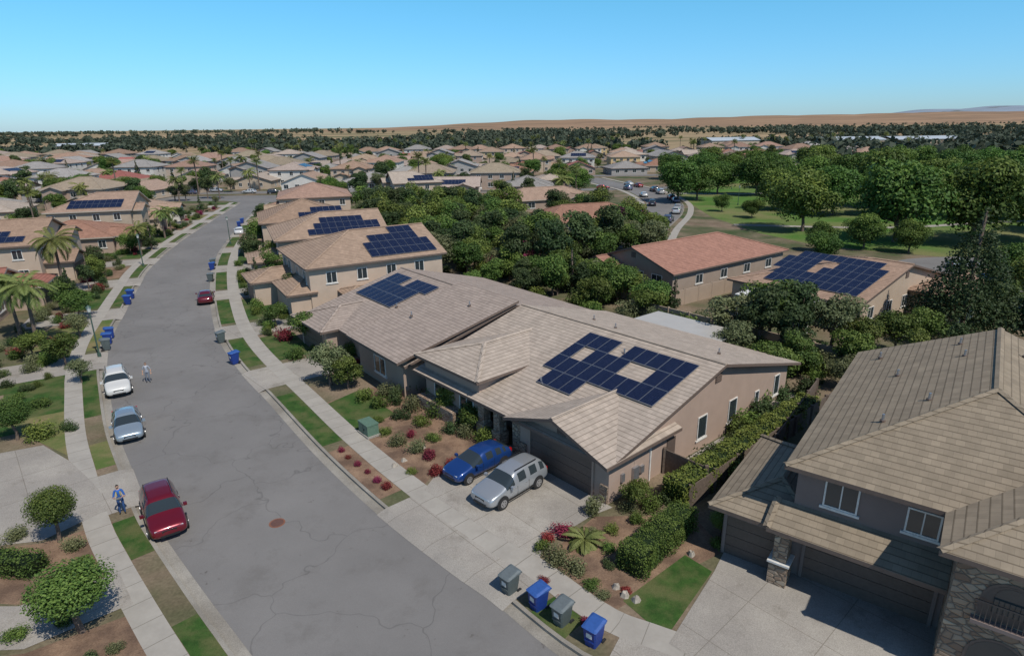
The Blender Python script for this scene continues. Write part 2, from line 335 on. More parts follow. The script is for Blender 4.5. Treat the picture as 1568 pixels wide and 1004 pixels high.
strip('road',S2,1,-4.5,4.5,.006,M['asphalt']); strip('kerb',S2,1,4.5,4.7,.1,M['gutter']); strip('sidewalk',S2,1,5.6,7,.016,M['sidewalk']); strip('sidewalk',S2,-1,5,6.4,.016,M['sidewalk'])
PP=smooth_line([(48,190),(70,186),(95,196),(140,200),(200,190)]); strip('path',PP,1,-1.2,1.2,.02,M['concrete'])
PP=smooth_line([(46,128),(75,122),(110,128),(170,120)]); strip('path',PP,1,-1,1,.02,M['concrete'])
P3=smooth_line([(62,60),(58,84),(70,90),(110,86),(170,82)]); strip('road',P3,1,-4,4,.0125,M['asphalt'])
mh=MB(); mh.cyl((0,0,0),.42,.012,0,20); mh.cyl((0,0,.012),.34,.004,1,20); mh.obj('manhole_cover',[M['wood'],plain('rusty_iron',(.12,.06,.045),.7)],loc=(-12.75,28.5,-.149))
# ------------------------------------------------------------------ houses
TI,FA,WA,ST,GL,FR,DO,SO,AL,PA,WD=range(11)
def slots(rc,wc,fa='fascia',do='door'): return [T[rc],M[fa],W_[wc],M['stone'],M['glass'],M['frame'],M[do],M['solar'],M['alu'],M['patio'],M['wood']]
def cap(mb,p,q,m):
    p=Vector(p);q=Vector(q); d=(q-p); n=Vector((-d.y,d.x,0)).normalized()*.16
    a=Vector((0,0,.02));t=Vector((0,0,.10))
    mb.quad(p-n+a,q-n+a,q+t,p+t,m); mb.quad(p+t,q+t,q+n+a,p+n+a,m)
def roof(mb,x0,x1,y0,y1,ze,sl,axis='x',h0=False,h1=False,t=.2):
    sw=axis=='y'
    if sw: x0,x1,y0,y1=y0,y1,x0,x1
    hf=(y1-y0)/2; ym=(y0+y1)/2; zr=ze+hf*sl
    a0=x0+(hf if h0 else 0); a1=x1-(hf if h1 else 0)
    if a1<a0: a0=a1=(a0+a1)/2
    c=lambda x,y,z:(y,x,z) if sw else (x,y,z)
    A=c(x0,y0,ze);B=c(x1,y0,ze);C=c(x1,y1,ze);D=c(x0,y1,ze);E=c(a0,ym,zr);F=c(a1,ym,zr)
    fs=[[A,B,F,E],[C,D,E,F]]
    if h0: fs.append([D,A,E])
    if h1: fs.append([B,C,F])
    for f in fs:
        if sw: f=f[::-1]
        mb.add(f,[tuple(range(len(f)))],TI)
        lo=[(p[0],p[1],p[2]-t) for p in f][::-1]; mb.add(lo,[tuple(range(len(lo)))],FA)
    per=[A,B]+([F] if not h1 else [])+[C,D]+([E] if not h0 else [])
    for i in range(len(per)):
        p,q=per[i],per[(i+1)%len(per)]
        r=[p,(p[0],p[1],p[2]-t),(q[0],q[1],q[2]-t),q]
        mb.add(r if not sw else r[::-1],[(0,1,2,3)],FA)
    cap(mb,E,F,TI)
    if h0: cap(mb,A,E,TI);cap(mb,D,E,TI)
    if h1: cap(mb,B,F,TI);cap(mb,C,F,TI)
def walls(mb,x0,x1,y0,y1,h,axis,sl,oh,ze,h0,h1,m=WA,z0=0):
    mb.box(x0,x1,y0,y1,z0,h,m)
    if axis=='x':
        hf=(y1-y0)/2; ym=(y0+y1)/2; k=ze+(hf+oh)*sl-.06
        if not h1: mb.add([(x1,y0,h),(x1,y1,h),(x1,ym,k),(x1-.2,y0,h),(x1-.2,y1,h),(x1-.2,ym,k)],[(0,1,2),(5,4,3),(0,2,5,3),(1,4,5,2)],m)
        if not h0: mb.add([(x0,y0,h),(x0,y1,h),(x0,ym,k),(x0+.2,y0,h),(x0+.2,y1,h),(x0+.2,ym,k)],[(2,1,0),(3,4,5),(3,5,2,0),(2,5,4,1)],m)
    else:
        hf=(x1-x0)/2; xm=(x0+x1)/2; k=ze+(hf+oh)*sl-.06
        if not h1: mb.add([(x0,y1,h),(x1,y1,h),(xm,y1,k),(x0,y1-.2,h),(x1,y1-.2,h),(xm,y1-.2,k)],[(2,1,0),(3,4,5),(3,5,2,0),(2,5,4,1)],m)
        if not h0: mb.add([(x0,y0,h),(x1,y0,h),(xm,y0,k),(x0,y0+.2,h),(x1,y0+.2,h),(xm,y0+.2,k)],[(0,1,2),(5,4,3),(0,2,5,3),(1,4,5,2)],m)
def onface(face,pos,c,z,d):
    if face=='f': return (c,pos-d,z)
    if face=='b': return (c,pos+d,z)
    if face=='r': return (pos+d,c,z)
    return (pos-d,c,z)
def fbox(mb,face,pos,c0,c1,z0,z1,d0,d1,m):
    a=onface(face,pos,c0,z0,d0);b=onface(face,pos,c1,z1,d1)
    mb.box(min(a[0],b[0]),max(a[0],b[0]),min(a[1],b[1]),max(a[1],b[1]),z0,z1,m)
def window(mb,face,pos,c,z,w,h,mull=True,trim=True):
    c0,c1=c-w/2,c+w/2
    fbox(mb,face,pos,c0,c1,z,z+h,-.02,.02,GL)
    if trim:
        fbox(mb,face,pos,c0-.16,c1+.16,z-.16,z-.055,.0,.09,FR)
    for a,b,e,f in ((c0-.05,c0+.02,z-.05,z+h+.05),(c1-.02,c1+.05,z-.05,z+h+.05),(c0+.02,c1-.02,z+h-.02,z+h+.05),(c0+.02,c1-.02,z-.05,z+.02)):
        fbox(mb,face,pos,a,b,e,f,.0,.06,FR)
    if mull: fbox(mb,face,pos,c-.025,c+.025,z+.02,z+h-.02,.0,.05,FR)
def gdoor(mb,face,pos,c,w,h,z=0,m=DO):
    n=4
    for i in range(n):
        fbox(mb,face,pos,c-w/2,c+w/2,z+i*h/n+.012,z+(i+1)*h/n-.012,0,.04,m)
    fbox(mb,face,pos,c-w/2-.14,c-w/2,z,z+h+.14,0,.09,WA);fbox(mb,face,pos,c+w/2,c+w/2+.14,z,z+h+.14,0,.09,WA);fbox(mb,face,pos,c-w/2,c+w/2,z+h,z+h+.14,0,.09,WA)
def vent(mb,face,pos,c,z):
    fbox(mb,face,pos,c-.35,c+.35,z-.35,z+.35,0,.05,FA)
    for i in range(4): fbox(mb,face,pos,c-.3,c+.3,z-.28+i*.15,z-.2+i*.15,.05,.08,FA)
def panels(mb,P0,U,V,mask,pw=1.02,ph=1.68):
    P0=Vector(P0);U=Vector(U).normalized();V=Vector(V).normalized();Nn=U.cross(V)
    if Nn.z<0: Nn=-Nn
    for r,row in enumerate(mask):
        for c,ch in enumerate(row):
            if ch!='1': continue
            o=P0+U*(c*pw)+V*(r*ph)+Nn*.14
            a,b,cc,d=o,o+U*(pw-.03),o+U*(pw-.03)+V*(ph-.03),o+V*(ph-.03)
            q=[a,b,cc,d]
            if U.cross(V).z<0: q=q[::-1]
            mb.add(q,[(0,1,2,3)],AL)
            lo=[p-Nn*.05 for p in q]
            for i in range(4):
                j=(i+1)%4; mb.add([q[i],lo[i],lo[j],q[j]],[(0,1,2,3)],AL)
            ctr=(a+b+cc+d)/4; sh=.022
            q2=[p+(ctr-p).normalized()*sh*1.35+Nn*.004 for p in q]
            mb.add(q2,[(0,1,2,3)],SO)
def pvents(mb,pts):
    for x,y,z in pts:
        mb.cyl((x,y,z-.2),.06,.55,AL,8); mb.cyl((x,y,z-.1),.12,.16,FA,8)
class House:
    def __init__(s,name,x,y,rot,rc,wc,fa='fascia',do='door',single=False):
        s.name=name;s.loc=(x,y,0);s.rot=math.radians(rot);s.sl=slots(rc,wc,fa,do);s.single=single
        if single: s.w=s.r=s.o=s.p=MB()
        else: s.w,s.r,s.o,s.p=MB(),MB(),MB(),MB()
    def part(s,x0,x1,y0,y1,h,axis='x',h0=False,h1=False,sl=.33,oh=.5,m=WA,z0=0):
        ze=h+.02
        walls(s.w,x0,x1,y0,y1,h-.08,axis,sl,oh,h-.1,h0,h1,m,z0)
        roof(s.r,x0-oh,x1+oh,y0-oh,y1+oh,ze,sl,axis,h0,h1)
    def done(s):
        if s.single:
            me=s.w.mesh(s.name,s.sl); s.me=me; return inst(s.name,me,s.loc,s.rot)
        e=empty(s.name,s.loc,s.rot)
        for mb,n in ((s.w,'walls'),(s.r,'roof'),(s.o,'windows_and_doors'),(s.p,'solar_panels')):
            if mb.v: mb.obj(n,s.sl,e)
        return e
# --- House A (centre, big solar array)
h=House('stucco_house',5.2,29.6,-48.5,0,0)
SL=.257
h.w.box(-17.9,0,2.2,20.6,0,2.75,WA)
for xx in (-17.9,-.2):
    P=[(xx,2.2,2.75),(xx,20.6,2.75),(xx,20.6,2.95),(xx,10.6,5.45),(xx,2.2,3.3)]
    Q=[(p[0]+.2,p[1],p[2]) for p in P]
    h.w.add(P+Q,[(4,3,2,1,0),(5,6,7,8,9)]+[(i,(i+1)%5,5+(i+1)%5,5+i) for i in range(5)],WA)
roof(h.r,-18.5,.5,-.5,21.7,2.75,SL,'x')
h.w.box(-7.2,-.02,0,2.25,0,2.8,WA)
h.w.add([(-7.2,0,2.8),(-.02,0,2.8),(-3.6,0,4.0),(-7.2,.2,2.8),(-.02,.2,2.8),(-3.6,.2,4.0)],[(0,1,2),(5,4,3),(0,2,5,3),(1,4,5,2)],WA)
roof(h.r,-7.8,.55,-.9,6.0,2.83,.33,'y')
h.w.box(-17.88,-11.5,.2,9.0,0,3.9,WA)
roof(h.r,-18.45,-10.95,-.4,12.5,4.0,.24,'y',True,False)
for x0,x1 in ((-9.6,-8.8),(-11.2,-10.4)):
    h.w.box(x0,x1,-.35,.45,0,1.1,ST); h.w.box(x0+.1,x1-.1,-.25,.35,1.1,2.72,ST)
h.w.box(-17.86,-13.4,-.7,.2,0,1.0,ST)
h.w.box(-7.9,-7.21,-.02,.6,0,2.6,ST); h.w.box(-.55,-.03,-.12,-.01,0,1.1,ST); h.w.box(-7.19,-6.6,-.12,-.01,0,1.1,ST)
gdoor(h.o,'f',0,-3.7,5.0,2.25); vent(h.o,'f',0,-3.6,3.25)
gdoor(h.o,'f',2.2,-8.4,2.0,2.2)
window(h.o,'f',.2,-12.9,.9,1.5,1.6); window(h.o,'f',.2,-15.8,.9,1.8,1.6)
for yy,ww,hh in ((9.1,.95,1.5),(12.8,.95,1.5),(16.1,.5,1.1),(19.0,.7,1.5)): window(h.o,'r',0,yy,.85,ww,hh,False)
fbox(h.o,'r',0,5.3,6.15,0,2.05,0,.05,DO); vent(h.o,'r',0,10.6,4.6)
fbox(h.o,'r',0,2.0,2.5,.7,1.5,0,.16,AL); fbox(h.o,'r',0,2.7,3.0,.9,1.35,0,.14,AL); fbox(h.o,'r',0,1.0,1.25,1.0,1.5,0,.12,AL); fbox(h.o,'r',0,3.6,3.7,0,2.4,0,.08,FR)
zA=lambda y:2.75+(y+.5)*SL
V=(0,1,SL); y0=3.05
panels(h.p,(-9.9,y0,zA(y0)),(1,0,0),V,["011100000","111111111","101110011","111011111"])
pvents(h.r,[(-13,13.5,4.9),(-6,8.6,zA(8.6)-0.02),(-9.8,12.3,5.2),(-2,14,4.8),(-8.6,3.2,3.75)])
h.r.slab([(-15.5,20.35,2.62),(-6.5,20.35,2.62),(-6.5,26,2.5),(-15.5,26,2.5)],.15,PA,FR)
for xx in (-15.2,-11,-6.8): h.w.box(xx-.08,xx+.08,25.6,25.76,0,2.4,FA)
h.done()
def fence(name,pts,hh,mat,th=.08):
    mb=MB()
    for i in range(len(pts)-1):
        a=Vector((*pts[i],0));b=Vector((*pts[i+1],0)); d=(b-a); L=d.length; d.normalize(); n=Vector((-d.y,d.x,0))*th/2
        k=max(1,int(L/2.4))
        mb.add([a-n,b-n,b+n,a+n]+[p+Vector((0,0,hh)) for p in (a-n,b-n,b+n,a+n)],[(0,1,5,4),(1,2,6,5),(2,3,7,6),(3,0,4,7),(4,5,6,7)],0)
        for j in range(k+1):
            c=a+d*L*j/k; mb.box(c.x-.1,c.x+.1,c.y-.1,c.y+.1,0,hh+.1,0)
    return mb.obj(name,[mat])
def gl(h0,x,y):
    r=math.radians(h0[2]); return (h0[0]+x*math.cos(r)-y*math.sin(r),h0[1]+x*math.sin(r)+y*math.cos(r))
fA=(5.2,29.6,-48.5); fB=(-8.0,43.8,-51.5)
fence('wooden_gate',[gl(fA,-18,3),gl(fA,-20.0,3)],1.8,M['wood'])
wallm=stucco('block_wall',(.36,.28,.21)); wwood=plain('weathered_wood',(.12,.09,.07),.9,var=.25)
fence('wooden_fence',[gl(fA,3.2,3),gl(fA,3.2,30)],1.35,wwood)
fence('block_wall',[gl(fA,3.0,30),gl(fA,-22,30)],1.7,wallm,.15)
fence('wooden_gate',[gl(fA,.1,5),gl(fA,2.9,5)],1.6,wwood)
area('path',[gl(fA,.1,5.2),gl(fA,1.5,5.2),gl(fA,1.5,22),gl(fA,.1,22)],M['concrete'],.0125)
# --- House B
h=House('stucco_house',-8.0,43.8,-51.5,0,0)
h.w.box(-19,-.5,1.2,20.5,0,2.75,WA)
for xx in (-19,-.7):
    P=[(xx,1.2,2.75),(xx,20.5,2.75),(xx,20.5,2.95),(xx,10.6,5.4),(xx,1.2,3.1)]
    Q=[(p[0]+.2,p[1],p[2]) for p in P]
    h.w.add(P+Q,[(4,3,2,1,0),(5,6,7,8,9)]+[(i,(i+1)%5,5+(i+1)%5,5+i) for i in range(5)],WA)
roof(h.r,-19.5,0,-.2,21.4,2.75,.262,'x')
h.w.box(-8.1,-.45,-.1,1.2,0,2.98,WA); h.w.box(-8.08,-.52,1.19,7.5,2.75,3.7,WA)
h.r.slab([(-8.7,-.9,3.25),(.15,-.9,3.25),(.15,10.9,5.95),(-8.7,10.9,5.95)],.2,TI,FA)
h.w.box(-18.6,-12.5,-1.2,1.2,0,2.72,WA)
roof(h.r,-19.2,-12,-1.9,6,2.78,.3,'y',True)
gdoor(h.o,'f',-1.2,-15.6,4.9,2.2); window(h.o,'f',-.1,-4.3,.9,1.8,1.4); vent(h.o,'r',-.5,10.6,4.4)
for yy in (5,9,14): window(h.o,'r',-.5,yy,1.2,.9,.9,False)
y0=4.6; zB=lambda y:2.75+(y+.2)*.262
panels(h.p,(-18.2,y0,zB(y0)),(1,0,0),(0,1,.262),["11111110","11111110","11101111"])
pvents(h.r,[(-6,4,4.6),(-10.5,5,4.2),(-3,8,5.4)])
h.done()
# --- House C
h=House('two_storey_house',-22.3,65.4,-59,1,1)
h.part(-14,-.5,.6,16.5,5.5,'y',True,False,.36)
h.part(-8,-.7,-1.6,.8,2.8,'y',True,False,.33,m=WA)
h.part(-13.6,-8.5,-4,.8,2.9,'y',True,False,.33)
h.part(-.45,2.2,4,12,2.6,'y',True,True,.3)
for yy in (3,6.5,10,13.5): window(h.o,'r',-.5,yy,3.6,1.1,1.2)
for xx in (-2.5,-6,-10,-12.5): window(h.o,'f',.6,xx,3.5,1.2,1.3)
gdoor(h.o,'f',-4,-11,4,2.2)
zC=lambda x:5.52+(0-x)*.36
panels(h.p,(-.7,16.0,zC(-.7)),(0,-1,0),(-1,0,.36),["111111110","111111110","011111100","011100000"],1.02,1.68)
h.done()
# --- House D
h=House('two_storey_house',-32,83,-66,1,1)
h.part(-14,-.5,.6,15.5,5.5,'y',True,False,.36)
h.part(-7,-.7,-3,.8,2.8,'y',True,False,.33)
for yy in (4,8,12): window(h.o,'r',-.5,yy,3.6,1.1,1.2)
for xx in (-2.5,-6,-10): window(h.o,'f',.6,xx,3.5,1.2,1.3)
panels(h.p,(-.7,15,5.52+.7*.36),(0,-1,0),(-1,0,.36),["111111111100","111111111000","001111110000"])
h.done()
def stdhouse(name,x,y,rot,w,d,st,rc,wc,axis='y',sol=None,single=True,do='door',seed=0):
    r=random.Random(seed); h=House(name,x,y,rot,rc,wc,do=do,single=single,fa='fascia' if r.random()<.6 else 'fasciaL')
    H=2.8 if st==1 else 5.5
    hp=r.random()<.55
    sl=r.choice([.33,.38])
    h.part(-w,0,0,d,H,axis,hp,hp if axis=='x' else r.random()<.5,sl)
    gx=-w*.3 if r.random()<.5 else -w*.7
    h.part(gx-2.9,gx+2.9,-3.2,.5,2.75,'y',r.random()<.5,False,.34)
    gdoor(h.o,'f',-3.2,gx,4.6,2.15,m=DO)
    ox=-w*.75 if gx>-w/2 else -w*.25
    if st==2:
        h.part(ox-2.4,ox+2.4,-1.6,.5,H-.2 if r.random()<.4 else 2.75,'y',False,False,.36)
        for xx in np.arange(-w+1.8,-1.2,3.2): window(h.o,'f',0,xx,3.5,1.3,1.2)
    window(h.o,'f',-1.6 if st==2 else 0,ox,.9,1.8,1.3)
    for fc,ps in (('r',0),('l',-w)):
        for yy in np.arange(2,d-1,3.6):
            window(h.o,fc,ps,yy+r.uniform(-.5,.5),1.0,1.1,1.2)
            if st==2: window(h.o,fc,ps,yy+r.uniform(-.5,.5),3.7,1.1,1.2)
    for xx in np.arange(-w+2,-1.5,3.8):
        window(h.o,'b',d,xx,.9,1.5,1.4)
        if st==2: window(h.o,'b',d,xx,3.6,1.3,1.2)
    if sol:
        face,a,b,mask=sol
        ze=H+.02
        if face=='f': panels(h.p,(a,b,ze+(b+.5)*sl),(1,0,0),(0,1,sl),mask)
        if face=='r': panels(h.p,(-b,a,ze+(.5+b)*sl),(0,-1,0),(-1,0,sl),mask)
        if face=='l': panels(h.p,(-w+b,a,ze+(.5+b)*sl),(0,1,0),(1,0,sl),mask)
    o=h.done(); return h
stdhouse('two_storey_house',-40,100,-68,14,14,2,7,1,'y',('r',13,.6,["11111110","11111000"]),False,seed=4)
stdhouse('stucco_house',-46,118,-70,15,15,1,1,1,'y',None,False,seed=8)
stdhouse('stucco_house',-50,136,-72,15,15,2,7,1,'y',None,False,seed=9)
stdhouse('two_storey_house',-31,170,-70,13,13,2,0,1,'y',('r',11,.6,["1111111","1111100"]),False,seed=12)
stdhouse('stucco_house',22,158,20,24,13,1,1,0,'x',None,False,seed=15)
stdhouse('stucco_house',27,121,20,22,12,1,2,0,'x',None,False,seed=16)
# H house
h=House('stucco_house',19.4,72.6,-54,2,5)
h.part(-13,0,0,23.5,2.9,'y',False,True,.33)
h.part(-13.05,-8.5,-2,1,2.7,'y',False,False,.33)
vent(h.o,'f',0,-6.5,4.2); window(h.o,'f',0,-2.5,.8,1.6,1.5); window(h.o,'f',0,-5.5,.8,1.6,1.5); window(h.o,'f',-2,-10.8,.3,1.6,1.9)
for yy in (5,10,15,20): window(h.o,'r',0,yy,1,1.3,1.1)
h.done()
fH=(19.4,72.6,-54)
fence('block_wall',[gl(fH,3,-4),gl(fH,3,26)],1.8,wallm,.15)
fence('block_wall',[gl(fH,3,-4),gl(fH,-18,-7)],1.8,wallm,.15)
# G house
h=House('stucco_house',33.6,57.4,-54,7,1)
h.part(-14.5,-.5,.5,21,2.95,'x',True,False,.25)
h.part(-.6,4.5,12,20,2.7,'y',True,False,.3)
h.r.slab([(-11.5,-3.4,2.45),(-3,-3.4,2.45),(-3,.4,2.75),(-11.5,.4,2.75)],.12,FR,FR)
for xx in (-11.2,-7.2,-3.3): h.w.box(xx-.09,xx+.09,-3.2,-3.02,0,2.4,FR)
for xx in (-2,-5,-8.6,-12): window(h.o,'f',.5,xx,.5,1.6,1.6)
for yy in (3.5,7.5,11): window(h.o,'r',-.5,yy,1,1.1,1.2)
vent(h.o,'r',-.5,10.7,4.5)
y0=1.6; zG=lambda y:2.97+(y)*.25
panels(h.p,(-12.4,y0,zG(y0)),(1,0,0),(0,1,.25),["01111111111","01111111111","11110111111","11110011111","01111111110"],1.02,1.68)
h.done()
# --- House F
h=House('two_storey_house',11.9,24.0,-37.5,3,2)
h.w.box(.5,13.2,.6,17,0,5.6,WA)
h.w.add([(.5,17,5.6),(13.2,17,5.6),(6.9,17,8.4),(.5,16.8,5.6),(13.2,16.8,5.6),(6.9,16.8,8.4)],[(2,1,0),(3,4,5),(3,5,2,0),(2,5,4,1)],WA)
roof(h.r,0,13.8,0,17.5,5.7,.42,'y',True,False)
h.w.box(6.5,13.1,-2.2,.59,0,5.55,ST)
roof(h.r,5.9,13.7,-2.8,6.0,5.68,.42,'y',True,False)
h.w.box(-2.4,.49,.2,7.4,0,2.75,WA)
roof(h.r,-2.95,2.2,-.6,7.9,2.85,.42,'y',True,True)
h.r.slab([(-.2,-.95,2.95),(6.48,-.95,2.95),(6.48,.62,3.65),(-.2,.62,3.65)],.2,TI,FA)
cap(h.r,(-.2,-.95,2.95),(-.2,.62,3.65),TI)
h.w.box(.05,.85,-.75,.15,0,1.15,ST); h.w.box(.15,.75,-.65,.05,1.15,2.75,ST); h.w.box(-.02,.92,-.82,.22,1.15,1.24,FR)
gdoor(h.o,'f',.6,3.7,4.9,2.25); gdoor(h.o,'f',.2,-1.1,2.2,2.15)
window(h.o,'f',.6,2.3,4.05,1.25,1.2); window(h.o,'f',.6,5.3,4.05,1.1,1.05)
for yy in (5,9,13): window(h.o,'l',.5,yy,3.9,1.0,1.1)
def arch(mb,face,pos,c,z,w,hh,m,d,n=10):
    P=[(c-w/2,z),(c+w/2,z)]+[(c+w/2*math.cos(math.pi*i/n),z+hh+w/2*math.sin(math.pi*i/n)) for i in range(n+1)]
    mb.add([onface(face,pos,a,b,d) for a,b in P],[tuple(range(len(P)))],m)
cx=8.2
arch(h.o,'f',-2.2,cx,3.3,1.75,.75,FA,.03); arch(h.o,'f',-2.2,cx,3.35,1.5,.72,DO,.04); arch(h.o,'f',-2.2,cx,3.65,1.0,.6,GL,.05)
arch(h.o,'f',-2.2,cx,0,1.9,1.6,FA,.03); arch(h.o,'f',-2.2,cx,0,1.7,1.6,GL,.04)
h.w.box(cx-1,cx+1,-2.52,-2.2,3.1,3.25,WA)
for i in range(13): h.o.box(cx-.92+i*.15,cx-.90+i*.15,-2.48,-2.46,3.25,4.05,DO)
h.o.box(cx-1,cx+1,-2.5,-2.44,4.05,4.1,DO)
pvents(h.r,[(4.5,6.5,7.6),(2.8,11,6.9),(5.5,13,8.0),(3,4.2,7.0),(8,14,8.2),(8.5,9.5,8.2),(5.2,15.5,7.9),(1.5,15,6.4)])
h.done()
fF=(11.9,24.0,-37.5)
fence('wooden_fence',[gl(fF,-2.9,3),gl(fF,-2.9,22)],1.5,wwood)
# --- left row
stdhouse('stucco_house',-50,42,118,14,14,1,5,3,'y',None,False,seed=21)
stdhouse('stucco_house',-61,76,113,13,15,1,5,0,'y',None,False,seed=23)
stdhouse('two_storey_house',-69,97,110,15,15,2,7,1,'y',('l',1.5,.5,["11111111","00111111"]),False,seed=25)
stdhouse('stucco_house',-72,118,108,13,14,1,2,0,'y',None,False,seed=26)
stdhouse('stucco_house',-77,134,106,14,14,2,1,1,'y',('l',1.5,.5,["111111111","111111111"]),False,seed=27)
stdhouse('stucco_house',-82,154,105,14,14,1,1,3,'y',None,False,seed=28)
stdhouse('stucco_house',-25.6,14.0,138,9,12,1,5,3,'y',None,False,seed=33)
stdhouse('stucco_house',-105,120,108,15,14,1,1,1,'y',('l',1.5,.5,["11111","11111"]),True,seed=29)
stdhouse('stucco_house',-112,142,20,16,14,1,0,1,'x',None,True,seed=30)
stdhouse('two_storey_house',-96,86,110,15,14,2,4,1,'y',None,True,seed=31)
variants=[]
cfg=[(1,0,1),(1,1,1),(2,7,3),(1,4,1),(2,0,3),(1,6,6),(2,1,4),(1,5,0),(2,6,3),(1,0,0),(1,3,1),(2,7,1),(1,2,1),(1,1,3),(2,3,0),(2,6,6)]
for i,(st,rc,wc) in enumerate(cfg):
    sol=('f',-11,1.0,["1111111","1111111"]) if i%4==0 else None
    hh=stdhouse('proto',0,0,0,14+i%3,13,st,rc,wc,'x' if i%2==0 else 'y',sol,True,seed=40+i,do='doorL' if wc in(1,3) else 'door')
    variants.append((hh.me,st))
for o in [o for o in COL.objects if o.name.startswith('proto')]: bpy.data.objects.remove(o)
taken=[(-31,170),(10,165),(15,128),(-46,118),(-60,150),(-56,140),(-77,134),(-82,154),(-72,118),(-105,120),(-112,142),(-40,190)]
houses_far=[]
r=random.Random(5)
def place_row(y,x0,x1,flip,sk=0):
    x=x0
    while x<x1:
        yy=y+sk*(x-x0)+r.uniform(-2.5,2.5)
        ok=True
        if 28-(yy-240)*.2<x<45 and yy<250: ok=False
        if x>36 and yy<268: ok=False
        if x<-60 and yy<YE+28 and x>-92: ok=False
        if abs(x)>yy*.86+20: ok=False
        for t in taken:
            if math.hypot(t[0]-x,t[1]-yy)<19: ok=False
        if ok:
            me,st=r.choice(variants)
            rot=math.radians((0 if not flip else 180)+r.choice([0,0,0,8,-8,90]))
            inst('two_storey_house' if st==2 else 'stucco_house',me,(x,yy,0),rot,r.uniform(.93,1.05)); houses_far.append((x,yy))
        x+=r.uniform(18,22.5)
rows=[(190,0),(222,1),(243,0),(275,1),(298,0),(330,1),(354,0),(386,1),(412,0),(440,1)]
for y,fl in rows: place_row(y,-.86*y-10 if y>200 else -170,(150 if y>265 else 30)+ (60 if y>300 else 0),fl)
place_row(105,-135,-100,0);place_row(165,-165,-100,0);place_row(145,-150,-122,1)
for y0_,x0_,x1_ in ((208,-210,25),(260,-240,150),(315,-280,200),(370,-320,230),(426,-360,260)):
    strip('road',np.array([(x,y0_) for x in np.arange(x0_,x1_,4.)]),1,-4,4,.02,M['asphalt'])
# ------------------------------------------------------------------ vegetation meshes
def npmesh(name,V,F,mi,mats,tint=None):
    me=bpy.data.meshes.new(name); n=len(V); k=len(F)
    me.vertices.add(n); me.vertices.foreach_set('co',np.asarray(V,np.float32).ravel())
    me.loops.add(4*k); me.loops.foreach_set('vertex_index',np.asarray(F,np.int32).ravel())
    me.polygons.add(k); me.polygons.foreach_set('loop_start',np.arange(0,4*k,4,dtype=np.int32))
    me.polygons.foreach_set('material_index',np.asarray(mi,np.int32))
    for m in mats: me.materials.append(m)
    me.update(calc_edges=True)
    if tint is not None:
        a=me.attributes.new('tint','FLOAT','FACE'); a.data.foreach_set('value',np.asarray(tint,np.float32))
    return me
def leaves(P,nrm,size,asp=.6):
    n=len(P); a=rng.normal(size=(n,3)); a-= (a*nrm).sum(1)[:,None]*nrm; a/=np.linalg.norm(a,axis=1)[:,None]+1e-9
    b=np.cross(nrm,a); s=size*(.6+.8*rng.random(n))[:,None]
    V=np.stack([P-a*s,P-b*s*asp,P+a*s,P+b*s*asp],1).reshape(-1,3); F=np.arange(4*n).reshape(n,4); return V,F
def tube(pts,rad,sides=6):
    pts=np.array(pts,float); V=[];F=[]
    for i,p in enumerate(pts):
        d=pts[min(i+1,len(pts)-1)]-pts[max(i-1,0)]; d/=np.linalg.norm(d)+1e-9
        u=np.cross(d,[.3,.9,.1]); u/=np.linalg.norm(u); w=np.cross(d,u)
        for k in range(sides):
            a=2*math.pi*k/sides; V.append(p+rad[i]*(math.cos(a)*u+math.sin(a)*w))
    for i in range(len(pts)-1):
        for k in range(sides):
            F.append((i*sides+k,i*sides+(k+1)%sides,(i+1)*sides+(k+1)%sides,(i+1)*sides+k))
    return np.array(V),np.array(F)
def combine(parts):
    V=[];F=[];mi=[];t=[];o=0
    for v,f,m,tt in parts:
        V.append(v);F.append(f+o);mi.append(np.full(len(f),m));t.append(tt if tt is not None else np.zeros(len(f)));o+=len(v)
    return np.concatenate(V),np.concatenate(F),np.concatenate(mi),np.concatenate(t)
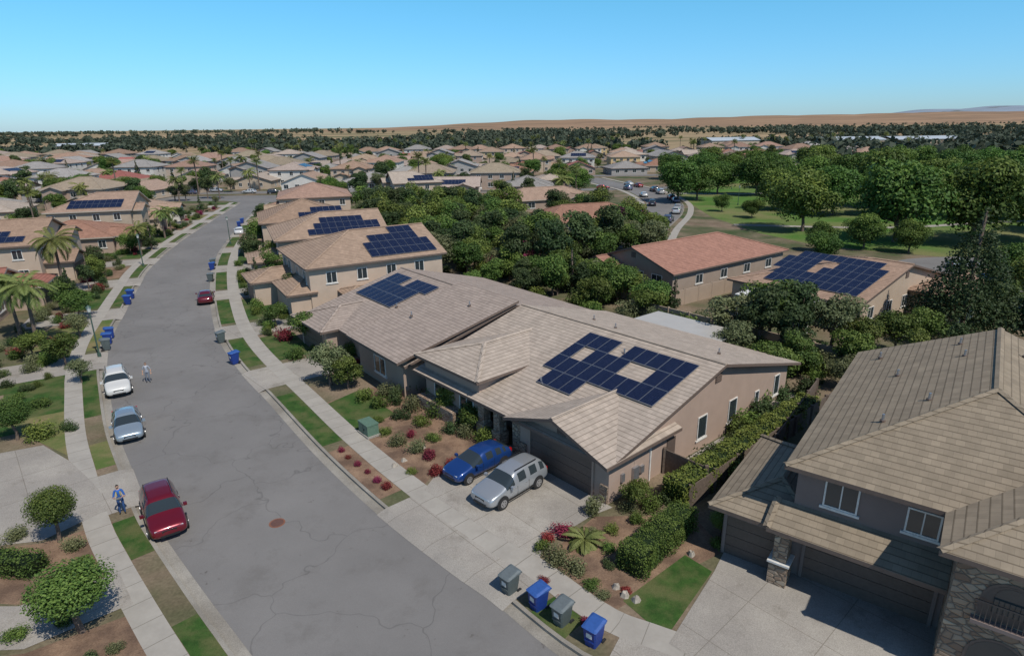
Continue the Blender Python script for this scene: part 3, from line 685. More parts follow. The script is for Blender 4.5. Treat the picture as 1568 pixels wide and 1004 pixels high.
def tree_mesh(name,h,r,n,leaf,mat,lobes=16,squash=.75,trunk=.35,rt=.16,cone=False,globe=False):
    parts=[]; cz=h-r*squash; C=[];R=[]
    for i in range(lobes):
        if cone:
            z=rng.uniform(.0,1.0)**1.2; rr=r*(1-z)*1.0; a=rng.uniform(0,6.28); C.append((rr*.72*math.cos(a),rr*.72*math.sin(a),h*(.10+.86*z))); R.append(max(.22,rr*.42+.12))
        elif globe:
            d=rng.normal(size=3); d/=np.linalg.norm(d); C.append((d[0]*r*.25,d[1]*r*.25,cz+d[2]*r*.22)); R.append(r*.76)
        else:
            d=rng.normal(size=3); d/=np.linalg.norm(d); k=rng.uniform(.35,.78)
            C.append((d[0]*r*k,d[1]*r*k,cz+d[2]*r*k*squash)); R.append(r*rng.uniform(.24,.44))
    C=np.array(C);R=np.array(R)
    w=R**2/np.sum(R**2); li=rng.choice(len(C),n,p=w)
    d=rng.normal(size=(n,3)); d/=np.linalg.norm(d,axis=1)[:,None]
    d[:,2]=np.where((rng.random(n)<.6)&(not globe),np.abs(d[:,2]),d[:,2])
    rad=R[li]*(rng.beta(5,1.2,n)*1.12)
    P=C[li]+d*rad[:,None]*np.array([1,1,.85])
    keep=P[:,2]>h*.06
    nr=d*.8+rng.normal(size=(n,3))*.5+np.array([0,0,.25]); nr/=np.linalg.norm(nr,axis=1)[:,None]
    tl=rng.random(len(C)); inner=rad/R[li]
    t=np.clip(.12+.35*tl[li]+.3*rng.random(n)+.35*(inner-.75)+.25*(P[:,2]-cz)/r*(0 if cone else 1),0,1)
    P=P[keep];nr=nr[keep];t=t[keep]
    V,F=leaves(P,nr,leaf); parts.append((V,F,0,t))
    th=h*trunk if not cone else h*.9
    base=[(0,0,-.1),(rng.uniform(-.1,.1),rng.uniform(-.1,.1),th*.5),(rng.uniform(-.15,.15),rng.uniform(-.15,.15),th),(0,0,cz if not cone else h*.93)]
    v,f=tube(base,[rt*1.25,rt,rt*.85,rt*.3]); parts.append((v,f,1,None))
    if not cone:
        for i in np.argsort(-R)[:9]:
            e=C[i]; s=np.array(base[2])*rng.uniform(.8,1); m_=(s+e)/2+np.array([0,0,-.1*r])
            v,f=tube([s,m_,e],[rt*.6,rt*.4,rt*.12],5); parts.append((v,f,1,None))
    V,F,mi,t=combine(parts); return npmesh(name,V,F,mi,[M[mat],M['bark']],t)
TR={}
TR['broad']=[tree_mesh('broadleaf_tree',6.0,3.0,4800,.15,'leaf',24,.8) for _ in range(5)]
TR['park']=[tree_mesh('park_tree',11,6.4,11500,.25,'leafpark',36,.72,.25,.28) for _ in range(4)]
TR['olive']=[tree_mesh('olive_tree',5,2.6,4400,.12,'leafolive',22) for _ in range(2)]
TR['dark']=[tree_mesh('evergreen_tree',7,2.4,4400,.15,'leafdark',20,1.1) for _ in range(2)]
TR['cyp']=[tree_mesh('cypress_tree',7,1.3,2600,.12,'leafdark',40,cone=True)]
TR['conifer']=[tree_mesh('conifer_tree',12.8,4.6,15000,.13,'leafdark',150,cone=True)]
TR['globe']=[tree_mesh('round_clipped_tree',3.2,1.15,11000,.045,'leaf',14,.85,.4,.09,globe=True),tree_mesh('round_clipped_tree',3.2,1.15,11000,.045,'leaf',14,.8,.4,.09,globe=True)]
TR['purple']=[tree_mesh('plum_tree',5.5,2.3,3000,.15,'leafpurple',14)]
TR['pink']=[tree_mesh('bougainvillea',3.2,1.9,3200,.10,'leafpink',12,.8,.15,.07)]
def shrub_mesh(name,mat,n=1500,leaf=.055,flat=.8,lobes=9):
    C=[];R=[]
    for i in range(lobes):
        a=rng.uniform(0,6.28);k=rng.uniform(0,.5); C.append((k*math.cos(a),k*math.sin(a),rng.uniform(.25,.75)*flat)); R.append(rng.uniform(.28,.5))
    C=np.array(C);R=np.array(R); li=rng.integers(0,lobes,n); d=rng.normal(size=(n,3)); d/=np.linalg.norm(d,axis=1)[:,None]
    rad=R[li]*(rng.beta(4,1.2,n)*1.15); P=C[li]+d*rad[:,None]; P[:,2]=np.abs(P[:,2])
    nr=d*.8+rng.normal(size=(n,3))*.6+np.array([0,0,.3]); nr/=np.linalg.norm(nr,axis=1)[:,None]
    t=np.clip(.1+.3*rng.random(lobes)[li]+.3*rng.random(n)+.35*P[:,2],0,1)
    V,F=leaves(P,nr,leaf); return npmesh(name,V,F,np.zeros(len(F)),[M[mat]],t)
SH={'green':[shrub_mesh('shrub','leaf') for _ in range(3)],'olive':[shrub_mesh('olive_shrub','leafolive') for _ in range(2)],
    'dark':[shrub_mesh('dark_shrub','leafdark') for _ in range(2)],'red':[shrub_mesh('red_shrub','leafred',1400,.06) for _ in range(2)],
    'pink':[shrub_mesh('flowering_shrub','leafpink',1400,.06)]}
def frond(L,droop,pairs,w,az,el):
    V=[];F=[];pts=[]
    for i in range(9):
        t=i/8; e=el-droop*t
        pts.append((0,0) if i==0 else (pts[-1][0]+L/8*math.cos(e),pts[-1][1]+L/8*math.sin(e)))
    pts=np.array(pts)
    for k in range(pairs):
        t=(k+1.2)/(pairs+1); q=t*8; i=min(int(q),7); p=pts[i]+(pts[i+1]-pts[i])*(q-i); d=pts[i+1]-pts[i]; d/=np.linalg.norm(d)
        l=w*math.sin(math.pi*(.12+.85*t))
        for s in (-1,1):
            a=np.array([p[0],0,p[1]]); tip=a+np.array([d[0]*l*.5,s*l*.8,d[1]*l*.5-.35*l]); m_=(a+tip)/2; n=np.array([d[0],0,d[1]])*(.045+L*.012)
            o=len(V); V+=[a,m_-n+np.array([0,0,.02]),tip,m_+n+np.array([0,0,.02])]; F.append((o,o+1,o+2,o+3))
    V=np.array(V); c,s=math.cos(az),math.sin(az); R_=np.array([[c,-s,0],[s,c,0],[0,0,1]]); return V@R_.T,np.array(F)
def palm_mesh(name,h,n,L,w,pairs=16,trunk=True,fan=False):
    parts=[]
    for i in range(n):
        el=rng.uniform(-.2,1.35); v,f=frond(L*rng.uniform(.8,1.1),1.6 if not fan else .7,pairs,w,i*2.4+rng.uniform(-.2,.2),el); v[:,2]+=h
        parts.append((v,f,0,np.clip(rng.uniform(.3,1)+rng.normal(0,.1,len(f)),0,1)))
    if trunk: v,f=tube([(0,0,-.1),(.05,0,h*.3),(.1,.05,h*.7),(0,0,h+.1)],[.22,.16,.14,.17],8); parts.append((v,f,1,None))
    V,F,mi,t=combine(parts); return npmesh(name,V,F,mi,[M['leafpalm'],M['bark']],t)
TR['palm']=[palm_mesh('palm_tree',5.2,28,3.2,.75,20),palm_mesh('palm_tree',6.0,26,3.0,.75,20)]
TR['fanpalm']=[palm_mesh('fan_palm_tree',8.5,34,1.9,.7,9,fan=True)]
SH['sago']=[palm_mesh('sago_palm',.3,26,1.15,.28,16,False)]
def tree(kind,x,y,s=1,name=None):
    me=random.choice(TR[kind]); s3=tuple(s*random.uniform(.93,1.07) for _ in range(3)) if not isinstance(s,tuple) else s
    return inst(name or me.name.split('.')[0],me,(x,y,0),random.uniform(0,6.28),s3)
def shrub(kind,x,y,s=1,hz=1):
    me=random.choice(SH[kind]); return inst(me.name.split('.')[0],me,(x,y,-.02),random.uniform(0,6.28),(s,s*random.uniform(.9,1.1),s*hz))
def hedge(name,a,b,w,hh,mat,dens=260,leaf=.06):
    a=np.array(a,float);b=np.array(b,float); L=np.linalg.norm(b-a); d=(b-a)/L; nn=np.array([-d[1],d[0]])
    n=int(dens*L*(w+2*hh)); u=rng.random(n)*L; face=rng.random(n)*(w+2*hh)
    q=np.zeros((n,3)); nr=np.zeros((n,3)); top=(face<w)
    q[:,0]=u
    q[top,1]=face[top]-w/2; q[top,2]=hh; nr[top,2]=1
    s1=(face>=w)&(face<w+hh); q[s1,1]=w/2; q[s1,2]=face[s1]-w; nr[s1,1]=1
    s2=face>=w+hh; q[s2,1]=-w/2; q[s2,2]=face[s2]-w-hh; nr[s2,1]=-1
    e=rng.random(n)<.12; q[e,0]=np.where(rng.random(e.sum())<.5,0,L); q[e,1]=rng.uniform(-w/2,w/2,e.sum()); q[e,2]=rng.random(e.sum())*hh
    lump=.08*np.sin(q[:,0]*2.3+1)+.05*np.sin(q[:,0]*5.1+q[:,2]*4)+.04*np.sin(q[:,1]*7)
    q+=nr*lump[:,None]+rng.normal(size=(n,3))*.04
    nn2=nr*.8+rng.normal(size=(n,3))*.4; nn2/=np.linalg.norm(nn2,axis=1)[:,None]
    V,F=leaves(q,nn2,leaf); X=np.c_[a[0]+V[:,0]*d[0]+V[:,1]*nn[0],a[1]+V[:,0]*d[1]+V[:,1]*nn[1],np.maximum(V[:,2],.0)]
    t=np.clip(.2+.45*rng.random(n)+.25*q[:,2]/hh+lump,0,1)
    me=npmesh(name,X,F,np.zeros(n),[M[mat]],t); o=inst(name,me,(0,0,0))
    c=MB(); c.box(.1,L-.1,-w/2+.1,w/2-.1,0,hh-.1); me2=c.mesh('core',[M['leafdark']])
    k=bpy.data.objects.new('core',me2); COL.objects.link(k); k.parent=o; k.location=(a[0],a[1],0); k.rotation_euler=(0,0,math.atan2(d[1],d[0])); return o
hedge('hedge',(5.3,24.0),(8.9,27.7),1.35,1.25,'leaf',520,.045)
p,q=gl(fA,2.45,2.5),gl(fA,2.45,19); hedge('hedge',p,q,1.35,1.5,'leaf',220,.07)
for x,y,k,s,hz in [(-11.2,35.9,'red',.38,1),(-9.7,34.1,'red',.38,1),(-10.5,35,'red',.3,1),(-8.1,32.2,'red',.42,1),(-7.4,31.5,'red',.5,1),(-8.9,33.2,'red',.32,1),(-5.35,34.9,'red',.7,1),(-4.7,33,'red',.75,.9),(-3.8,33.8,'red',.7,.9),(-6.9,37.8,'red',.5,1.2),
  (-10.0,44.6,'olive',1.05,1.1),(-10.1,42.6,'green',1.0,1.1),(-8.9,43.3,'dark',1.0,1.4),(-6.3,35.8,'olive',.9,.9),(-7.75,36.7,'olive',.95,.8),(-7.5,42.2,'olive',1.1,1.1),(-4.8,42.1,'dark',1,1),(-3.3,39.4,'green',1.1,1.7),(-1.9,36.9,'green',.95,1.3),(-5.3,40.8,'green',1.2,1.3),(-6.2,33.2,'green',.5,.6),(-8.8,38.2,'green',.75,.7),(-3.2,37.9,'olive',.9,1.1),(-6.5,39.5,'green',.9,.9),(-4.4,38.3,'dark',.85,1.1),(-9.6,40.2,'green',.65,.7),(-5.4,37.2,'green',.7,.9),(-8.0,40.6,'dark',.9,1),(-11.5,43.8,'green',.95,1.2),(-6.0,43.2,'green',1.05,1.6),(-8.0,45.2,'green',1.15,1.5),(-3.8,40.8,'dark',1.0,1.4),
  (2.4,27,'red',.8,.9),(1.3,25.9,'green',.65,.9),(2.0,24.9,'olive',.95,.8),(2.9,24.2,'olive',.85,.8),(3.5,23.2,'green',.6,.6),(4.3,28.7,'olive',.75,1.5),(6.5,28.0,'green',.7,.9),(7.4,29.2,'green',.9,1.1),(4.4,24.6,'dark',.5,.7),(5.0,22.9,'red',.4,.5),(3.9,22.6,'olive',.5,.6),(10.1,25.9,'green',.55,1),(5.0,27.2,'green',.55,.9),(6.3,29.0,'olive',.7,.9),(8.5,29.8,'dark',.9,.9),(1.7,26.6,'red',.6,.8),(4.0,26.9,'olive',.6,.7),(4.6,25.7,'green',.55,.9),
  (3.0,21.0,'red',.45,.7),(2.1,22.4,'red',.35,.7),(1.3,23.6,'red',.4,.6),
  (-32.5,38.4,'green',1.4,.85),(-31.3,39.4,'dark',.8,1),(-22.2,26.4,'olive',.8,.8),(-21,25,'green',.8,.7),(-25.8,27.2,'olive',.9,.7),(-19.2,21.4,'green',.6,.7),(-17.0,19.2,'dark',.6,.8),(-20.8,20.6,'green',.7,.7),(-16.3,19.9,'olive',.5,.7),(-20.2,23.6,'olive',.5,.6),
  (-42,52,'green',.9,.8),(-39.4,46.5,'dark',.8,.8),(-44,49,'olive',1,.8),(-46,54,'green',1,1),(-36.2,43.3,'green',1.1,.7)]:
    shrub(k,x,y,s,hz)
hedge('hedge',(-26.5,25.3),(-22.6,24.6),1.1,.8,'leaf',300,.05)
shrub('sago',3.5,26.2,1.1); shrub('sago',-38,42,1)
rk=MB()
for x,y in [(4.9,22.6),(4.6,23.1),(5.3,22.3),(-6.9,34.6),(-7.4,34.0),(-5.9,36.2),(8.6,25.3)]:
    n=7
    pts=[(x+.22*math.cos(6.28*i/n)*random.uniform(.7,1.3),y+.2*math.sin(6.28*i/n)*random.uniform(.7,1.3),0) for i in range(n)]
    top=[(x+(p[0]-x)*.55,y+(p[1]-y)*.55,random.uniform(.14,.26)) for p in pts]
    rk.add(pts+top,[(i,(i+1)%n,n+(i+1)%n,n+i) for i in range(n)]+[tuple(range(n,2*n))],0)
rk.obj('garden_rocks',[plain('rock',(.33,.29,.24),.95,var=.3)])
tree('globe',-23.3,26.9,(.98,.98,.95)); tree('globe',-18.2,20.9,(1.4,1.4,.98)); tree('globe',-33.8,38.0,1.0)
for x,y,k,s in [(-14.9,46.9,'olive',.66),(-13.2,45.9,'broad',.48),(-19.5,57.3,'broad',.6),(-17.5,56.5,'dark',.5),(-25.5,71,'dark',.6),(-31,80,'broad',.75),(-34,88,'broad',.85),(-42,104,'broad',1),(-46,122,'broad',.9),
  (-4.6,41.2,'broad',.40),(-2.6,38.6,'broad',.38),(6.6,29.2,'broad',.3),(10.4,26.6,'globe',.5),
  (22.2,52.6,'dark',.9),(26.5,54.6,'dark',.95),(24.3,50.6,'dark',.8),(29,53.0,'olive',1.1),(20.5,54.5,'olive',1.05),(24.5,56,'broad',1.0),(30.5,51.5,'broad',.65),(34.5,52.5,'broad',.7),(38.5,55,'broad',.65),(21,46,'broad',.65),(23.5,47.5,'broad',.6),(28,48,'broad',.65),(33,47,'broad',.6),(19,50,'olive',.75),(37,48.5,'dark',.6),(31,44,'broad',.55),(26,44.5,'olive',.6),
  (43.2,56.5,'conifer',1),(57,64,'broad',1.1),(60,72,'park',.6),(54,58,'dark',.9),(41,66,'broad',.35),(49,60,'broad',.8),(47,52,'dark',.9),(53,50,'dark',1),
  (18.8,110,'purple',1.15),(1.5,93,'pink',1.2),(-2,89,'pink',.8),(7.5,75,'cyp',.8),(18,66,'cyp',.6),(13,66,'cyp',.45),(26,112,'broad',.8),
  (-57,77,'palm',1.15),(-46.5,57.5,'palm',1),(-50,60,'palm',1.05),(-58,85,'broad',.6),(-52,70,'broad',.6),(-56,80,'dark',.5),(-62,103,'palm',.9),(-63,108,'cyp',.8),(-67,120,'palm',.9),(-70,128,'palm',.8),(-62,90,'cyp',.6),(-66,112,'broad',.7),
  (-48,66,'broad',.6),(-44,60,'olive',.5),(-40,52,'broad',.5),(-36,48,'olive',.4),(-54,73,'dark',.5)]:
    tree(k,x,y,s)
r=random.Random(9)
def free(x,y,rad):
    for hx,hy,rt,x0,x1,y0,y1 in ((-8,43.8,-51.5,-20,1,-2,22),(5.2,29.6,-48.5,-19,1,-1,27),(-22.3,65.4,-59,-14,2,-4,17),(-32,83,-66,-14,1,-3,16),(19.4,72.6,-54,-14,1,-3,24),(-40,100,-68,-15,1,-4,15),(-46,118,-70,-16,1,-4,16),(27,121,20,-23,1,-4,13),(22,158,20,-25,1,-4,14),(-50,136,-72,-16,1,-4,16),(33.6,57.4,-54,-15,5,-4,21)):
        a=math.radians(rt); dx,dy=x-hx,y-hy; lx=dx*math.cos(a)+dy*math.sin(a); ly=-dx*math.sin(a)+dy*math.cos(a)
        if x0-rad<lx<x1+rad and y0-rad<ly<y1+rad: return False
    return True
k=0
while k<150:
    y=r.uniform(58,150); x=r.uniform(-34,24) if y>75 else r.uniform(-12,16)
    s_=r.uniform(.75,1.25) if y>80 else r.uniform(.5,.85)
    if not free(x,y,1.0+s_): continue
    tree(r.choice(['broad','broad','dark','olive','broad']),x,y,s_); k+=1
k=0
while k<120:
    y=r.uniform(55,112); x=r.uniform(-12,20)
    if not free(x,y,.8): continue
    shrub(r.choice(['green','dark','olive','green','green']),x,y,r.uniform(1.0,2.2),r.uniform(.9,1.3)); k+=1
for i in range(40):
    p=gl(fA,r.uniform(-22,2),r.uniform(27,29.5)); shrub(r.choice(['green','dark','olive']),p[0],p[1],r.uniform(.9,1.8),1.2)
for i in range(30):
    p=gl(fF,r.uniform(-6.2,-3.4),r.uniform(6,26)); shrub(r.choice(['green','dark']),p[0],p[1],r.uniform(.8,1.5),1.2)
hedge('hedge',(20.5,46),(27.5,52),1.2,1.4,'leafdark',110,.09)
for L,sd,y0_,y1_ in ((RL,1,47,175),(LL,-1,46,178)):
    O={o:off(L,o,sd) for o in (3.8,5.2,6.8,8.2)}
    for i in range(idx(L,y0_),idx(L,y1_),2):
        for k in range(2):
            o=O[r.choice(list(O))][i]
            if r.random()<.85: shrub(r.choice(['green','olive','dark','green','green','olive','red']),o[0]+r.uniform(-.6,.6),o[1]+r.uniform(-.6,.6),r.uniform(.5,1.3),r.uniform(.7,1.3))
        if i%9==0: o=O[5.2][i]; tree(r.choice(['broad','dark','olive','cyp']),o[0],o[1],r.uniform(.45,.85))
for x,y,s in [(55.9,118.8,1.12),(66.6,107,1.15),(77.5,103.5,1.25),(88,104,1.2),(44.5,167,.95),(51,172,.8),(70.6,181,1.0),(84,178,1.05),(96,180,1.1),(61,186,.9),(72,140,.95),(84,136,1.1),(98,132,1.15),(112,126,1.15),(102,112,1.2),(116,106,1.15),(64,150,.85),(90,152,1.1),(106,148,1.1),(124,140,1.15),(138,132,1.15),(112,166,1.1),(128,160,1.1),(146,156,1.1),(84,200,1.0),(98,204,1.05),(114,196,1.1),(132,188,1.1),(150,182,1.1),(170,176,1.1),(66,215,1),(78,226,1),(92,222,1.05),(110,224,1.05),(128,214,1.1),(146,208,1.1),(166,204,1.1),(186,196,1.1),(60,240,.9),(76,246,1),(95,246,1),(114,244,1),(134,240,1),(152,234,1),(172,228,1),(192,220,1),(205,240,1),(50,99,.42),(58,101,.5),(46,90,.4),(63,97,.45),(53,137,.4),(50,148,.35)]:
    tree('park',x,y,s*r.uniform(.9,1.08))
for i in range(520):
    y=r.uniform(165,470); x=r.uniform(-.85*y,.45*y if y>265 else 25)
    if any(math.hypot(a-x,b-y)<8.3 for a,b in houses_far+taken): continue
    if -92<x<-60 and y<YE+25: continue
    k=r.choice(['broad','broad','dark','olive','palm','broad','fanpalm','cyp','park'])
    tree(k,x,y,r.uniform(.7,1.3) if k!='park' else r.uniform(.5,.8))
for i in range(26): tree('palm' if i%2 else 'fanpalm',r.uniform(-230,-85),r.uniform(90,200),r.uniform(.8,1.1))
for i in range(40): tree(r.choice(['broad','dark','broad','cyp']),r.uniform(-190,-88),r.uniform(70,190),r.uniform(.5,.9))
for i in range(90): tree(r.choice(['palm','fanpalm','fanpalm']),r.uniform(-250,300),r.uniform(455,520),r.uniform(.9,1.3))
def belt(name,pos,hs,nl=42,mat='leaffar'):
    n=len(pos); pos=np.asarray(pos,float); hs=np.asarray(hs,float)
    d=rng.normal(size=(n,nl,3)); d/=np.linalg.norm(d,axis=2)[:,:,None]
    P=d*(rng.beta(4,1.5,(n,nl))[:,:,None])*np.array([.55,.55,.42])+np.array([0,0,.55]); P*=hs[:,None,None]
    P[:,:,0]+=pos[:,None,0];P[:,:,1]+=pos[:,None,1]
    nr=(d+rng.normal(size=d.shape)*.4).reshape(-1,3); nr/=np.linalg.norm(nr,axis=1)[:,None]
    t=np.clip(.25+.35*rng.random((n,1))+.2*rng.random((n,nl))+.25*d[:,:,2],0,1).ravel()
    P=P.reshape(-1,3); sz=np.repeat(hs,nl)*.17
    a=rng.normal(size=P.shape); a-=(a*nr).sum(1)[:,None]*nr; a/=np.linalg.norm(a,axis=1)[:,None]; b=np.cross(nr,a); s=(sz*(.6+.8*rng.random(len(P))))[:,None]
    V=np.stack([P-a*s,P-b*s*.7,P+a*s,P+b*s*.7],1).reshape(-1,3); F=np.arange(len(V)).reshape(-1,4)
    inst(name,npmesh(name,V,F,np.zeros(len(F)),[M[mat]],t),(0,0,-.1))
pos=[];hs=[]
def band(n,y0,y1,x0,x1,h0,h1,clump=.012,th=-.3):
    k=0
    while k<n:
        y=r.uniform(y0,y1); x=r.uniform(x0,x1)*y
        if math.sin(x*clump+y*.004)+math.sin(x*clump*2.7+1)+r.uniform(-.7,.7)<th: continue
        pos.append((x,y));hs.append(r.uniform(h0,h1));k+=1
band(560,462,600,-.85,.9,6,11,.012,-.8); band(380,620,860,-.85,.9,7,12,.006,-.2); band(230,900,1300,-.85,.1,8,13,.004,.2); band(650,850,1400,-.15,.9,8,14,.004,-.9); band(300,1400,2200,-.9,.9,9,15,.003,-.1); band(130,280,460,.45,.88,7,12)
belt('distant_trees',pos,hs)
pos=[];hs=[]
band(360,2700,3300,-.9,-.12,12,22,.002); band(140,2500,3250,-.1,.9,8,14,.004,.3)
belt('distant_tree_line',pos,hs,30)
for x,y,w,d,hh in [(250,480,50,20,7),(330,520,60,20,6),(160,470,36,18,8),(-420,640,50,20,6)]:
    mb=MB(); mb.box(-w/2,w/2,-d/2,d/2,0,hh,0)
    roof(mb,-w/2-.5,w/2+.5,-d/2-.5,d/2+.5,hh,.2,'x')
    mb.m=[{TI:1,FA:1}.get(q,q) if i>5 else 2 for i,q in enumerate(mb.m)]
    for k in range(int(w/6)): mb.box(-w/2+2+k*6,-w/2+5+k*6,-d/2-.05,-d/2,0,3.5,3)
    mb.obj('warehouse',[M['frame'],plain('white_metal_roof',(.42,.46,.49),.5),W_[1],M['door']],loc=(x,y,0),rot=.15)
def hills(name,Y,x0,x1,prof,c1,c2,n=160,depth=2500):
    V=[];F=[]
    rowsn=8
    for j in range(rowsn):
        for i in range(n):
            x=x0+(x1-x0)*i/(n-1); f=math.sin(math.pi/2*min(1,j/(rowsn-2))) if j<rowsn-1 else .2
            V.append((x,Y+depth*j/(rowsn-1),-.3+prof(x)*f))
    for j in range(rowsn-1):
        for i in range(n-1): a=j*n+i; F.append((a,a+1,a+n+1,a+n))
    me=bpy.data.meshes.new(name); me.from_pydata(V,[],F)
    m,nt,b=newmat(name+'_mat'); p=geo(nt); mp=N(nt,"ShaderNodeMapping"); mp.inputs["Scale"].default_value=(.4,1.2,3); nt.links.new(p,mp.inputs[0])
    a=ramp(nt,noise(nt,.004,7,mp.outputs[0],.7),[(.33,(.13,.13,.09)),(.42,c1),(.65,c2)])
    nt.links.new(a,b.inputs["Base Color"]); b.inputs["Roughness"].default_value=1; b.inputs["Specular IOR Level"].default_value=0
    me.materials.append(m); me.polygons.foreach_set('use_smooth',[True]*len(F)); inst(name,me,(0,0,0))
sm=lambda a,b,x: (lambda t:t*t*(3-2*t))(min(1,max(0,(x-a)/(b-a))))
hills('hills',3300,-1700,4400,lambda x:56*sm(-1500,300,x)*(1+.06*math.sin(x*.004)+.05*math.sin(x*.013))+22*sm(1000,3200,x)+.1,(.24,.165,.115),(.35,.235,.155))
hills('far_hills',8000,2500,9000,lambda x:(190*sm(3500,7000,x))*(1+.12*math.sin(x*.0018)+.08*math.sin(x*.005))+.1,(.22,.27,.33),(.27,.32,.38),depth=3000)  # blue-grey base colours stand in for aerial haze over this ridge
# ------------------------------------------------------------------ vehicles
def paint(name,c,metal=.4):
    m,nt,b=newmat(name); b.inputs["Base Color"].default_value=(*c,1); b.inputs["Metallic"].default_value=metal; b.inputs["Roughness"].default_value=.32; b.inputs["Coat Weight"].default_value=.8; b.inputs["Coat Roughness"].default_value=.08; return m
CG=M['glass']; CT=M['dark']; CR=plain('alloy_rim',(.45,.45,.46),.35,.7); CL=plain('headlight_lens',(.75,.78,.8),.15,.2); CRd=plain('taillight_lens',(.35,.01,.01),.2); CK=plain('black_trim',(.015,.015,.016),.5)
PROF={'suv':[(2.30,.68,.42,.62,.72,.58),(2.20,.84,.28,.76,.88,.72),(1.75,.90,.24,.90,1.00,.80),(1.12,.91,.24,.98,1.09,.78),(.32,.92,.24,1.0,1.56,.66),(.24,.92,.24,1.0,1.60,.66),(-.58,.92,.24,1.0,1.66,.66),(-.68,.92,.24,1.0,1.66,.66),(-1.45,.92,.24,1.02,1.62,.65),(-1.56,.92,.24,1.02,1.61,.65),(-1.98,.91,.26,1.02,1.52,.63),(-2.24,.88,.30,.98,1.06,.74),(-2.31,.76,.40,.70,.80,.64)],
 'hatch':[(2.22,.66,.38,.56,.64,.54),(2.12,.80,.26,.68,.78,.68),(1.7,.86,.22,.82,.92,.76),(1.15,.87,.22,.90,1.0,.74),(.1,.88,.22,.93,1.43,.6),(.02,.88,.22,.93,1.45,.6),(-.68,.88,.22,.94,1.47,.6),(-.78,.88,.22,.94,1.46,.6),(-1.35,.88,.22,.96,1.38,.58),(-1.45,.88,.22,.96,1.36,.58),(-1.6,.87,.24,.98,1.30,.58),(-2.12,.84,.28,.98,1.06,.68),(-2.2,.74,.38,.66,.80,.6)],
 'sedan':[(2.35,.66,.38,.56,.64,.54),(2.25,.82,.26,.68,.76,.68),(1.8,.88,.22,.80,.88,.76),(1.05,.89,.22,.88,.97,.74),(.25,.90,.22,.91,1.38,.6),(.17,.90,.22,.91,1.41,.6),(-.5,.90,.22,.91,1.43,.6),(-.6,.90,.22,.91,1.42,.6),(-1.05,.90,.22,.92,1.33,.58),(-1.12,.90,.22,.92,1.31,.58),(-1.2,.89,.22,.93,1.27,.58),(-1.72,.88,.24,.93,1.02,.7),(-2.3,.80,.30,.86,.95,.66)]}
def car(x,y,head,kind,mat,s=1.0,name='parked_car'):
    pr=PROF[kind]; e=empty(name,(x,y,.02),math.radians(head)); e.scale=(s,s,s)
    V=[];F=[];MI=[]
    for (px,w,zl,zb,zt,wt) in pr:
        half=[(0,zl),(.82*w,zl),(w*.99,zl+.13),(w,(zl+zb)/2+.05),(w*.975,zb),(wt,zt-.045),(wt*.72,zt),(0,zt+.015)]
        ring=half+[(-a,b) for a,b in half[-2:0:-1]]
        V+=[(px,a,b) for a,b in ring]
    k=14; n=len(pr)
    for i in range(n-1):
        for j in range(k):
            F.append((i*k+j,i*k+(j+1)%k,(i+1)*k+(j+1)%k,(i+1)*k+j))
            side=j in(4,9); top=j in(5,6,7,8)
            g=0
            if side and i in (3,5,7,9): g=1
            if top and i in (3,10): g=1
            if side and i==4: g=0
            MI.append(g)
    F.append(tuple(range(k))[::-1]); MI.append(0); F.append(tuple((n-1)*k+j for j in range(k))); MI.append(0)
    me=bpy.data.meshes.new('body'); me.from_pydata(V,[],F); me.materials.append(mat); me.materials.append(CG)
    me.polygons.foreach_set('material_index',MI); me.polygons.foreach_set('use_smooth',[True]*len(F))
    o=bpy.data.objects.new('body',me); COL.objects.link(o); o.parent=e
    sb=o.modifiers.new('s','SUBSURF'); sb.levels=2; sb.render_levels=2
    mb=MB(); W=pr[5][1]; fx,rx=1.42,-1.38; R=.35 if kind=='suv' else .32
    for wx in (fx,rx):
        for sd in (-1,1):
            yo=sd*W
            mb.cyl((wx,yo-.012*sd,R+.02),R+.07,.02*sd,0,20,'y')
            mb.cyl((wx,yo-sd*.2,R),R,sd*.24,0,20,'y')
            mb.cyl((wx,yo+sd*.04,R),R*.64,sd*.012,1,14,'y')
            for a in range(5):
                t=a*1.2566; mb.cyl((wx+math.cos(t)*R*.38,yo+sd*.05,R+math.sin(t)*R*.38),R*.10,sd*.006,0,6,'y')
    f=pr[1]; b=pr[-2]
    for sd in (-1,1):
        mb.box(f[0]-.22,f[0]+.035,sd*f[1]*.62-.14,sd*f[1]*.62+.14,f[3]-.10,f[3]+.03,2)
        mb.box(b[0]-.03,b[0]+.12,sd*b[1]*.84-.09,sd*b[1]*.84+.09,b[3]-.22,b[3]+.0,3)
        mx=pr[3][0]-.32; mb.box(mx-.08,mx+.08,(W+.02) if sd>0 else -(W+.2),(W+.2) if sd>0 else -(W+.02),.98*pr[3][4]-.08,.98*pr[3][4]+.07,5)
        mb.box(-1.0,1.0,sd*W-.015,sd*W+.015,.30,.36,4)
        for dx in (-.62,.28): mb.box(dx-.008,dx+.008,sd*(W-.01)-.006,sd*(W-.01)+.008,.42,.9,4)
        for dx in (-.45,.5): mb.box(dx-.09,dx+.09,sd*(W-.005)-.01,sd*(W-.005)+.02,.84*pr[5][3],.84*pr[5][3]+.035,5)
        if kind=='suv': mb.box(-1.5,.2,sd*.6-.02,sd*.6+.02,1.645,1.69,4)
    mb.box(f[0]+.0,f[0]+.09,-.34,.34,f[3]-.16,f[3]-.04,4); mb.box(f[0]+.02,f[0]+.12,-.45,.45,.36,.46,4)
    mb.box(b[0]-.09,b[0]-.02,-.26,.26,.62,.74,2)
    mb.obj('wheels_and_trim',[CT,CR,CL,CRd,CK,mat],e)
    return e
def onroad(e): e.location.z=-.15
